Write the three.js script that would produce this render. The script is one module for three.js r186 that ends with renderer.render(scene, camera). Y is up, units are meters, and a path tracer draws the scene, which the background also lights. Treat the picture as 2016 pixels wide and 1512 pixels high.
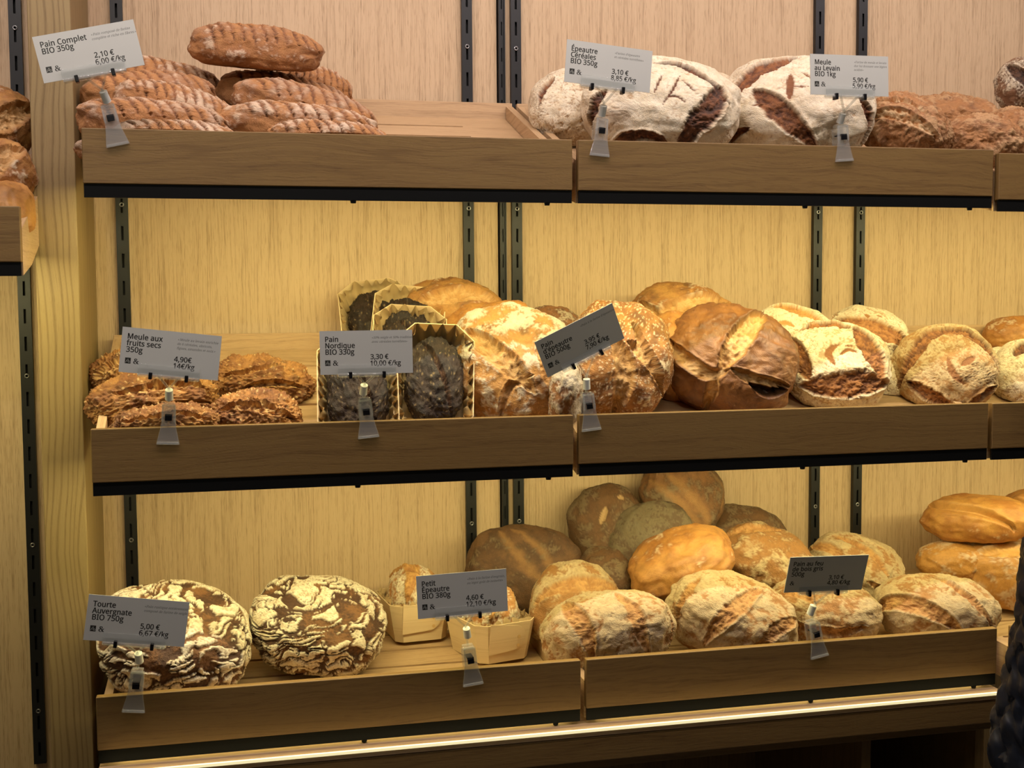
import * as THREE from 'three';
import { RoundedBoxGeometry } from 'three/addons/geometries/RoundedBoxGeometry.js';
import { mergeGeometries, mergeVertices } from 'three/addons/utils/BufferGeometryUtils.js';
import { RectAreaLightUniformsLib } from 'three/addons/lights/RectAreaLightUniformsLib.js';
import { MarchingCubes } from 'three/addons/objects/MarchingCubes.js';
import { createNoise3D, createNoise2D } from 'simplex-noise';

// ---------------------------------------------------------------- camera, light, exposure
const scene = new THREE.Scene();
scene.background = new THREE.Color(0x000000);
const camera = new THREE.PerspectiveCamera(35.05, 2016 / 1512, 0.05, 50);
camera.position.set(0.2025, 1.4693, 2.3539);
camera.rotation.order = 'YXZ';
const deg = Math.PI / 180;
camera.rotation.set(-3.904 * deg, -13.149 * deg, -0.404 * deg);
RectAreaLightUniformsLib.init();
const renderer = new THREE.WebGLRenderer({ antialias: true });
renderer.toneMapping = THREE.LinearToneMapping;
renderer.toneMappingExposure = 1.0;
renderer.shadowMap.enabled = true;

const LED_YELLOW = new THREE.Color().setRGB(1.0, 0.86, 0.40);
const LED_ROSE = new THREE.Color().setRGB(1.0, 0.86, 0.85);
const SHOP_WHITE = new THREE.Color().setRGB(1.0, 0.92, 0.78);
const LED_POWER = 230, ROSE_POWER = 138, SHOP_POWER = 3.9, SPOT_POWER = 2.4;

// ---------------------------------------------------------------- helpers
function rng(seed) { let s = seed >>> 0; return () => { s = (s + 0x6d2b79f5) | 0; let t = Math.imul(s ^ (s >>> 15), 1 | s); t = (t + Math.imul(t ^ (t >>> 7), 61 | t)) ^ t; return ((t ^ (t >>> 14)) >>> 0) / 4294967296; }; }
const n3 = createNoise3D(rng(11)), n2 = createNoise2D(rng(5));
const ss = (a, b, x) => { const t = Math.min(1, Math.max(0, (x - a) / (b - a))); return t * t * (3 - 2 * t); };
const mix = (a, b, t) => [a[0] + (b[0] - a[0]) * t, a[1] + (b[1] - a[1]) * t, a[2] + (b[2] - a[2]) * t];
const clamp = (x, a, b) => Math.min(b, Math.max(a, x));
function fbm(x, y, z, o = 3) { let s = 0, a = 0.55; for (let i = 0; i < o; i++) { s += a * n3(x, y, z); x *= 2.03; y *= 2.03; z *= 2.03; a *= 0.5; } return s; }
const taken = new Map();
function numbered(name) { const k = taken.get(name) ?? 0; taken.set(name, k + 1); return k ? name + '_' + String(k).padStart(3, '0') : name; }
function shadowed(o) { o.castShadow = true; o.receiveShadow = true; return o; }
function part(name, geometry, material, parent) { const m = shadowed(new THREE.Mesh(geometry, material)); m.name = name; parent.add(m); return m; }
function thing(name, label, category, pos = [0, 0, 0], group) {
  const g = new THREE.Group(); g.name = numbered(name); g.position.set(...pos); g.userData = { label, category };
  if (group) g.userData.group = group;
  scene.add(g); return g;
}
function single(name, label, category, geometry, material, pos = [0, 0, 0], group) {
  const m = part(numbered(name), geometry, material, scene); m.position.set(...pos); m.userData = { label, category };
  if (group) m.userData.group = group;
  return m;
}
function structure(name, geometry, material, label, pos = [0, 0, 0]) {
  const m = part(name, geometry, material, scene); m.position.set(...pos); m.userData = { kind: 'structure', label, category: name.split('_')[0] };
  return m;
}
// box with rounded edges; uv in metres with u along the grain axis
function woodUV(g, axis, ou = 0, ov = 0) {
  const p = g.attributes.position, n = g.attributes.normal, uv = new Float32Array(p.count * 2);
  for (let i = 0; i < p.count; i++) {
    const P = [p.getX(i), p.getY(i), p.getZ(i)], N = [Math.abs(n.getX(i)), Math.abs(n.getY(i)), Math.abs(n.getZ(i))];
    const others = [0, 1, 2].filter((k) => k !== axis);
    const f = N.indexOf(Math.max(...N));
    let v;
    if (f === axis) { uv[2 * i] = P[others[0]] * 0.3 + ou; uv[2 * i + 1] = P[others[1]] + ov; continue; }
    v = P[others.find((k) => k !== f)];
    uv[2 * i] = P[axis] + ou; uv[2 * i + 1] = v + ov + (f === others[0] ? 0.137 : 0);
  }
  g.setAttribute('uv', new THREE.BufferAttribute(uv, 2));
  return g;
}
let boardSeed = 1;
const brnd = rng(77);
function board(w, h, d, axis = 0, r = 0.0015, at = [0, 0, 0]) {
  const g = new RoundedBoxGeometry(w, h, d, 2, Math.min(r, w / 3, h / 3, d / 3));
  woodUV(g, axis, brnd() * 3, brnd() * 2); g.translate(...at); return g;
}
const box = (w, h, d, x = 0, y = 0, z = 0) => new THREE.BoxGeometry(w, h, d).translate(x, y, z);
const cyl = (r1, r2, h, seg = 20) => new THREE.CylinderGeometry(r1, r2, h, seg);
const merge = (list) => mergeGeometries(list.map((g) => { const q = g.index ? g.toNonIndexed() : g; for (const k of Object.keys(q.attributes)) if (!['position', 'normal', 'uv'].includes(k)) q.deleteAttribute(k); return q; }));

// ---------------------------------------------------------------- textures and materials
const toByte = (x) => { const c = clamp(x, 0, 1); return Math.round(255 * (c <= 0.0031308 ? 12.92 * c : 1.055 * Math.pow(c, 1 / 2.4) - 0.055)); };
function dataTex(W, H, fn, srgb = true) {
  const d = new Uint8Array(W * H * 4);
  for (let y = 0; y < H; y++) for (let x = 0; x < W; x++) {
    const c = fn(x / W, y / H), o = (y * W + x) * 4;
    if (srgb) { d[o] = toByte(c[0]); d[o + 1] = toByte(c[1]); d[o + 2] = toByte(c[2]); } else { d[o] = d[o + 1] = d[o + 2] = Math.round(255 * clamp(c, 0, 1)); }
    d[o + 3] = 255;
  }
  const t = new THREE.DataTexture(d, W, H); t.magFilter = THREE.LinearFilter; t.minFilter = THREE.LinearMipmapLinearFilter; t.generateMipmaps = true;
  t.wrapS = t.wrapT = THREE.MirroredRepeatWrapping; if (srgb) t.colorSpace = THREE.SRGBColorSpace; t.needsUpdate = true; return t;
}
// wood seen along u (grain); size in metres
function wood(W, H, mw, mh, base, dark, o) {
  const f = (u, v) => {
    const x = u * mw, y = v * mh, S = o.seed;
    const warp = n2(x * 2.2 + S, y * 6 + S) * 0.010 + n2(x * 7 + S, y * 16) * 0.0022;
    const yy = y + warp * (o.warp ?? 1);
    const ringN = 0.5 + 0.5 * Math.sin((yy * o.ring + 0.9 * n2(S + 3, yy * 24) + 1.5 * n2(x * 0.8 + S, yy * 7)) * 6.283);
    const ring = Math.pow(ringN, o.sharp ?? 2.5) * o.ringAmp;
    const fiber = n2(x * 7 + S, yy * 420) * 0.5 + n2(x * 16, yy * 900 + S) * 0.5;
    const streak = (n2(x * 3.2 + S, yy * 150) * 0.6 + n2(x * 5 + S * 2, yy * 300) * 0.5) * (o.streak ?? 0);
    const broad = streak + n2(x * 1.1 + S, yy * 30) * o.broad;
    const pore = ss(0.45, 0.8, n2(x * 26 + S, yy * 620)) * o.pore;
    const ray = o.ray ? ss(0.60, 0.75, n2(x * 9 + yy * 60 + S, yy * 110 - x * 12)) * o.ray * ss(-0.2, 0.3, n2(x * 2 + S, 9)) : 0;
    return [ring, fiber, broad, pore, ray];
  };
  const col = dataTex(W, H, (u, v) => {
    const [ring, fiber, broad, pore, ray] = f(u, v);
    const t = clamp(ring + fiber * o.fiber + broad + pore, 0, 1);
    const c = mix(base, dark, t);
    return mix(c, [base[0] * 1.2, base[1] * 1.2, base[2] * 1.15], ray);
  });
  const bump = dataTex(W / 2, H / 2, (u, v) => { const [ring, fiber, , pore] = f(u, v); return 0.6 + fiber * 0.2 - pore * 0.6 - ring * 0.15; }, false);
  col.repeat.set(1 / mw, 1 / mh); bump.repeat.set(1 / mw, 1 / mh);
  return { map: col, bumpMap: bump };
}
const OAK = [0.50, 0.335, 0.178], OAKD = [0.27, 0.160, 0.072];
const wallWood = wood(1024, 2048, 0.80, 0.62, [0.57, 0.41, 0.245], [0.235, 0.145, 0.064], { seed: 3, ring: 40, ringAmp: 0.10, sharp: 2, fiber: 0.40, broad: 0.12, pore: 0.45, warp: 0.22, streak: 0.34 });
const trayWood = wood(1536, 768, 0.60, 0.30, OAK, OAKD, { seed: 21, ring: 34, ringAmp: 0.26, sharp: 5, fiber: 0.26, broad: 0.16, pore: 0.4, warp: 1.0, ray: 0.3, streak: 0.30 });
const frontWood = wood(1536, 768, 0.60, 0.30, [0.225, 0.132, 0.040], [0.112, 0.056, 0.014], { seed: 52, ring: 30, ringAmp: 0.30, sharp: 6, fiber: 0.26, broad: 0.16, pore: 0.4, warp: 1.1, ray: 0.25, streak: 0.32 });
const postWood = wood(1024, 512, 0.60, 0.30, [0.285, 0.200, 0.082], [0.140, 0.084, 0.028], { seed: 40, ring: 95, ringAmp: 0.62, sharp: 4, fiber: 0.16, broad: 0.14, pore: 0.25, warp: 0.7 });
const mat = (o) => new THREE.MeshStandardMaterial(o);
const M = {
  wall: mat({ ...wallWood, bumpScale: 0.0004, roughness: 0.62 }),
  tray: mat({ ...trayWood, bumpScale: 0.0003, roughness: 0.55 }),
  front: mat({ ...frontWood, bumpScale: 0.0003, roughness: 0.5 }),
  post: mat({ ...postWood, bumpScale: 0.0004, roughness: 0.55 }),
  black: new THREE.MeshPhysicalMaterial({ color: new THREE.Color().setRGB(0.0045, 0.0048, 0.0045), roughness: 0.6, specularIntensity: 0.25 }),
  rail: mat({ color: new THREE.Color().setRGB(0.012, 0.012, 0.013), roughness: 0.42, metalness: 0.2 }),
  railDark: mat({ color: new THREE.Color().setRGB(0.004, 0.004, 0.004), roughness: 0.8 }),
  screw: mat({ color: new THREE.Color().setRGB(0.35, 0.35, 0.36), roughness: 0.3, metalness: 0.9 }),
  floor: mat({ color: new THREE.Color().setRGB(0.16, 0.15, 0.14), roughness: 0.5 }),
  plaster: mat({ color: new THREE.Color().setRGB(0.20, 0.19, 0.18), roughness: 0.9 }),
  lamp: mat({ color: 0xffffff, emissive: SHOP_WHITE, emissiveIntensity: 2 }),
  led: mat({ color: 0xffffff, emissive: LED_YELLOW, emissiveIntensity: 3 }),
  ledStrip: mat({ color: 0xffffff, emissive: LED_YELLOW, emissiveIntensity: 0.75 }),
  ledRose: mat({ color: 0xffffff, emissive: LED_ROSE, emissiveIntensity: 3 }),
  clear: new THREE.MeshPhysicalMaterial({ color: new THREE.Color().setRGB(0.93, 0.94, 0.93), roughness: 0.07, transmission: 0.88, thickness: 0, ior: 1.49 }),
  frosted: mat({ color: new THREE.Color().setRGB(0.80, 0.82, 0.78), roughness: 0.4 }),
  band: mat({ color: new THREE.Color().setRGB(0.02, 0.02, 0.022), roughness: 0.25, metalness: 0.6 }),
};

// ---------------------------------------------------------------- the room
const ROOM = { x0: -3.2, x1: 4.2, z1: 5.6, h: 2.85 };
const rw = ROOM.x1 - ROOM.x0, rcx = (ROOM.x0 + ROOM.x1) / 2;
structure('floor', box(rw + 0.4, 0.1, ROOM.z1 + 0.4, 0, -0.05, 0), M.floor, 'grey shop floor', [rcx, 0, ROOM.z1 / 2]);
structure('ceiling', box(rw + 0.4, 0.1, ROOM.z1 + 0.4, 0, 0.05, 0), M.plaster, 'shop ceiling', [rcx, ROOM.h, ROOM.z1 / 2]);
structure('wall_left', box(0.1, ROOM.h, ROOM.z1, -0.05, ROOM.h / 2, 0), M.plaster, 'left shop wall', [ROOM.x0, 0, ROOM.z1 / 2]);
structure('wall_right', box(0.1, ROOM.h, ROOM.z1, 0.05, ROOM.h / 2, 0), M.plaster, 'right shop wall', [ROOM.x1, 0, ROOM.z1 / 2]);
structure('wall_front', box(rw, ROOM.h, 0.1, 0, ROOM.h / 2, 0.05), M.plaster, 'shop wall behind the camera', [rcx, 0, ROOM.z1]);
const wallBack = structure('wall_back', box(rw, ROOM.h, 0.08, 0, ROOM.h / 2, -0.062), M.railDark, 'oak panelled wall behind the bread shelves', [rcx, 0, 0]);
// oak panels of the wall, one per bay, with dark joints between them
for (const [x0, x1] of [[ROOM.x0, -0.86], [-0.856, -0.062], [-0.062, 0.727], [0.7425, 1.500], [1.504, 2.26], [2.264, ROOM.x1]]) {
  part('panel', board(x1 - x0 - 0.001, 2.6, 0.018, 1, 0.0012, [(x0 + x1) / 2 - rcx, 1.30, -0.009]), M.wall, wallBack);
}

// ceiling lamps of the shop
const ceilingLamps = [[-0.75, 2.0], [0.75, 2.05], [2.25, 2.0]];
const lampWhere = ['left of the three over the shop floor', 'middle of the three over the shop floor', 'right of the three over the shop floor'];
ceilingLamps.forEach(([x, z], i) => {
  const g = thing('ceiling_lamp', 'square white ceiling lamp, ' + lampWhere[i], 'lamp', [x, ROOM.h, z], 'ceiling lamps of the shop');
  part('housing', box(0.50, 0.03, 0.50, 0, -0.015, 0), M.black, g);
  part('lamp_panel', box(0.44, 0.008, 0.44, 0, -0.034, 0), M.lamp, g);
  const l = new THREE.RectAreaLight(SHOP_WHITE, SHOP_POWER, 0.44, 0.44); l.position.set(0, -0.042, 0); l.castShadow = true; g.add(l); l.lookAt(x, 0, z);
});
// two track spots farther back throw the sharper shadows on the post
[[-0.24, 3.1, 0.0, 'left spot lamp hanging from the ceiling track'], [0.85, 3.2, 1.25, 'right spot lamp hanging from the ceiling track']].forEach(([x, z, tx, label]) => {
  const g = thing('spot_lamp', label, 'lamp', [x, ROOM.h, z], 'spot lamps of the shop');
  part('housing', merge([cyl(0.012, 0.012, 0.06, 12).translate(0, -0.03, 0), new THREE.CylinderGeometry(0.035, 0.04, 0.09, 20, 1, true).rotateX(1.25).translate(0, -0.085, -0.01)]), M.black, g);
  part('lamp_lens', new THREE.SphereGeometry(0.026, 16, 12), M.lamp, g).position.set(0, -0.095, -0.035);
  const l = new THREE.SpotLight(SHOP_WHITE, SPOT_POWER, 0, 0.32, 1.0, 2); l.position.set(0, -0.10, -0.07); l.castShadow = true; l.shadow.radius = 1.5; g.add(l);
  const t = new THREE.Object3D(); t.name = 'lamp_target'; t.position.set(tx - x, 1.80 - ROOM.h, 0.3 - z); g.add(t); l.target = t;
});

// ---------------------------------------------------------------- the post
const post = single('wooden_post', 'square pale wooden post between the shelf bays', 'post', board(0.066, 2.70, 0.268, 1, 0.002, [0, 1.35, 0.134]), M.post, [-0.0625, 0, 0.001]);

// ---------------------------------------------------------------- slotted uprights
function upright(x, w, label, narrow) {
  const g = thing('slotted_upright', label, 'upright', [x, 0.62, 0.0005], 'black slotted steel uprights');
  const H = 1.75, s = new THREE.Shape();
  s.moveTo(-w / 2, 0); s.lineTo(w / 2, 0); s.lineTo(w / 2, H); s.lineTo(-w / 2, H); s.closePath();
  for (let y = 0.015; y < H - 0.04; y += 0.05) {
    const h = new THREE.Path(), q = narrow ? 0.0011 : 0.0021; h.moveTo(-q, y); h.lineTo(-q, y + 0.026); h.lineTo(q, y + 0.026); h.lineTo(q, y); h.closePath(); s.holes.push(h);
  }
  const face = new THREE.ExtrudeGeometry(s, { depth: 0.002, bevelEnabled: false }).translate(0, 0, narrow ? 0.004 : 0.009);
  part('channel', merge([face, box(0.002, H, 0.010, -w / 2 + 0.001, H / 2, 0.005), box(0.002, H, 0.010, w / 2 - 0.001, H / 2, 0.005)]), M.rail, g);
  part('channel_back', box(w - 0.004, H, 0.0015, 0, H / 2, 0.0008), M.railDark, g);
  if (!narrow) for (let y = 0.10; y < H; y += 0.31) {
    const sc = part('screw', new THREE.TorusGeometry(0.0032, 0.0012, 8, 16).translate(0, 0, 0.0116), M.screw, g); sc.position.y = y;
  }
}
upright(-0.153, 0.0215, 'black slotted upright left of the wooden post');
upright(0.0195, 0.0215, 'black slotted upright directly right of the wooden post');
upright(0.6655, 0.0205, 'black slotted upright at the right of the first bay, left of the joint strip');
upright(0.7348, 0.0130, 'thin dark strip in the joint between the two main wall panels', true);
upright(0.7625, 0.0205, 'black slotted upright just right of the panel joint');
upright(1.4085, 0.0200, 'black slotted upright, left one of the right hand pair');
upright(1.5065, 0.0200, 'black slotted upright, right one of the right hand pair');
upright(2.152, 0.0200, 'black slotted upright at the far right beyond the picture edge');

// ---------------------------------------------------------------- trays with their light bars
// y: top of the front board, z: its front face, rise: height gained by the floor from front to back
function tray(label, x0, x1, yTop, z, rise, lip = 0.0615, led = LED_POWER, hf = 0.0815) {
  const w = x1 - x0, g = thing('bread_tray', label, 'tray', [x0, yTop, 0], 'oak bread trays on the shelves');
  const t = 0.014;                                  // board thickness
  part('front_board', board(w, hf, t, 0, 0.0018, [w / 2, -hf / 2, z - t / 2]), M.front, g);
  // floor: a slotted top layer on a plain panel, both sloping
  const zf = z - t - 0.0005, zb = 0.030, D = zf - zb, ang = Math.atan2(rise, D), Ls = Math.hypot(D, rise), yf = -lip;
  const s = new THREE.Shape(); s.moveTo(0.0145, 0); s.lineTo(w - 0.0145, 0); s.lineTo(w - 0.0145, Ls); s.lineTo(0.0145, Ls); s.closePath();
  for (const q of [0.12, 0.20, 0.28, 0.36]) {
    if (q > Ls - 0.03) continue;
    const h = new THREE.Path(), a = 0.08, b = w - 0.115, r = 0.0042;
    h.moveTo(a, q - r); h.lineTo(b, q - r); h.absarc(b, q, r, -Math.PI / 2, Math.PI / 2); h.lineTo(a, q + r); h.absarc(a, q, r, Math.PI / 2, 1.5 * Math.PI); s.holes.push(h);
  }
  const top = new THREE.ExtrudeGeometry(s, { depth: 0.005, bevelEnabled: false, curveSegments: 8 });
  const uv = top.attributes.uv, ou = brnd() * 3; for (let i = 0; i < uv.count; i++) uv.setXY(i, uv.getX(i) + ou, uv.getY(i) * 0.6 + ou);
  const lay = (geo) => geo.translate(0, 0, -0.005).rotateX(-Math.PI / 2 + ang).translate(0, yf, zf);
  part('floor_boards', lay(top), M.tray, g);
  part('floor_panel', board(w - 0.03, Ls - 0.002, 0.007, 0, 0.0005, [w / 2, Ls / 2, -0.0035]).translate(0, 0, -0.0002).translate(0, 0, -0.005).rotateX(-Math.PI / 2 + ang).translate(0, yf, zf), M.tray, g);
  const yb = yf + rise;
  part('back_board', board(w, 0.055, 0.012, 0, 0.001, [w / 2, yb + 0.0035, 0.0225]), M.tray, g);
  // side boards reach down over the light bar
  for (const x of [0.0068, w - 0.0068]) {
    const p = new THREE.Shape(); p.moveTo(-(z - t - 0.001), -0.1005); p.lineTo(-(z - t - 0.001), yf + 0.030); p.lineTo(-(zb + 0.002), yb + 0.024); p.lineTo(-(zb + 0.002), yb - 0.045); p.lineTo(-(z - 0.10), -0.1005 + rise * 0.12); p.closePath();
    const e = new THREE.ExtrudeGeometry(p, { depth: 0.0132, bevelEnabled: false }).translate(0, 0, -0.0066).rotateY(Math.PI / 2);
    woodUV(e, 2, brnd(), brnd()); e.translate(x, 0, 0);
    part('side_board', e, M.tray, g);
  }
  // black light bar under the front
  const bar = part('light_bar', merge([box(w - 0.002, 0.020, 0.004, w / 2, -hf - 0.010, z - 0.004), box(w - 0.028, 0.004, 0.034, w / 2, -hf - 0.002, z - 0.0205)]), M.black, g);
  for (const x of [w * 0.53, w * 0.945]) { const b = part('bolt', cyl(0.005, 0.004, 0.005, 14), M.black, bar); b.position.set(x, -hf - 0.0215, z - 0.006); }
  for (const x of [0.012, w - 0.012]) part('bracket', new THREE.ExtrudeGeometry((() => { const p = new THREE.Shape(); p.moveTo(-0.012, yb - 0.028); p.lineTo(-(z - 0.05), -0.0815); p.lineTo(-(z - 0.05), -0.092); p.lineTo(-0.012, Math.max(yb - 0.10, -0.0925)); p.closePath(); return p; })(), { depth: 0.003, bevelEnabled: false }).rotateY(Math.PI / 2).translate(x + (x < w / 2 ? 0.006 : -0.009), -0.002, 0), M.black, g);
  if (led) {
    part('light_diffuser', box(w - 0.05, 0.002, 0.010, w / 2, -hf - 0.0050, z - 0.018), M.led, bar);  // under the bottom trays this glowing strip is an addition
    const l = new THREE.RectAreaLight(LED_YELLOW, led, w - 0.05, 0.010); l.position.set(w / 2, -hf - 0.0068, z - 0.018); l.castShadow = true; g.add(l);
    l.lookAt(x0 + w / 2, yTop - hf - 0.0076 - 1, z - 0.018 - 0.80);
  }
  return g;
}
const TOP = 1.728, MID = 1.2827, LOW = 0.886;
tray('top left oak tray holding the wholemeal loaves', 0, 0.75, TOP, 0.45, 0.154);
tray('top right oak tray holding the big floured rounds', 0.7595, 1.517, TOP, 0.45, 0.154);
tray('third top oak tray cut by the right picture edge', 1.525, 2.285, TOP - 0.006, 0.455, 0.154);
tray('middle left oak tray with dried fruit loaves and dark baskets', 0, 0.75, MID, 0.45, 0.160, 0.0615, 178);
tray('middle right oak tray holding torn spelt loaves and scored rounds', 0.7595, 1.517, MID, 0.45, 0.160, 0.0615, 178);
tray('third middle oak tray cut by the right picture edge', 1.525, 2.285, MID - 0.001, 0.45, 0.160, 0.0615, 178);
tray('bottom left oak tray holding the cracked rye rounds', 0, 0.75, LOW, 0.488, 0.035, 0.069, 5);  // faint lamp added under the bottom trays only to brighten the ledge below
tray('bottom right oak tray holding the wood fired loaves', 0.7595, 1.517, LOW, 0.488, 0.035, 0.069, 5);  // same added ledge lamp
tray('third bottom oak tray beside the person at the right', 1.548, 2.305, LOW, 0.488, 0.035, 0.069, 5);  // added faint lamp here too
tray('oak tray left of the wooden post, cut by the left picture edge', -0.838, -0.0885, TOP - 0.1155, 0.45, 0.154);

// canopy above the top row with the rosy light
{
  const g = thing('shelf_canopy', 'wooden canopy with a rosy light strip above the top row', 'canopy', [-0.85, 2.56, 0]);
  part('canopy_board', board(3.2, 0.03, 0.90, 0, 0.002, [1.6, 0.015, 0.45]), M.tray, g);
  part('canopy_front', board(3.2, 0.10, 0.016, 0, 0.002, [1.6, -0.02, 0.909]), M.tray, g);
  part('light_diffuser', box(3.1, 0.006, 0.030, 1.6, -0.003, 0.82), M.ledRose, g);
  const l = new THREE.RectAreaLight(LED_ROSE, ROSE_POWER, 3.1, 0.030); l.position.set(1.6, -0.008, 0.82); l.castShadow = true; g.add(l); l.lookAt(0.75, 1.75, 0.32);
}

// base cabinet under the bottom trays
{
  const g = thing('base_cabinet', 'low oak base cabinet with a dark open front under the bottom trays', 'cabinet', [0.001, 0, 0]);
  const w = 1.516, yT = 0.779;
  part('top_board', board(w, 0.010, 0.515, 0, 0.002, [w / 2, yT - 0.005, 0.262]), M.tray, g);
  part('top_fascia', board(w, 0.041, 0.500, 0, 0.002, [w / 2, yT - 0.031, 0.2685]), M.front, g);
  // slim light strip let into the front edge of the top board
  part('light_strip', box(w - 0.01, 0.0045, 0.004, w / 2, yT + 0.0005, 0.5185), M.ledStrip, g);
  { const l = new THREE.RectAreaLight(LED_YELLOW, 9, w - 0.01, 0.003); l.position.set(w / 2, yT + 0.0018, 0.5160); l.castShadow = true; g.add(l); l.lookAt(w / 2 + 0.001, yT - 0.010, 0.48); }
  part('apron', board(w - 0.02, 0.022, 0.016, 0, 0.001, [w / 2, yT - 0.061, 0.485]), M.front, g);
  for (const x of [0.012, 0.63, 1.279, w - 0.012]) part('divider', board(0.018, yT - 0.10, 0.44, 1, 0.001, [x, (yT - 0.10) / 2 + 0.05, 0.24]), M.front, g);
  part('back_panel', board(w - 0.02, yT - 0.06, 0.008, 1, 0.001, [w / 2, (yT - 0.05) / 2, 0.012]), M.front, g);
  part('plinth', board(w - 0.02, 0.05, 0.43, 0, 0.001, [w / 2, 0.025, 0.24]), M.front, g);
}

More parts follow.
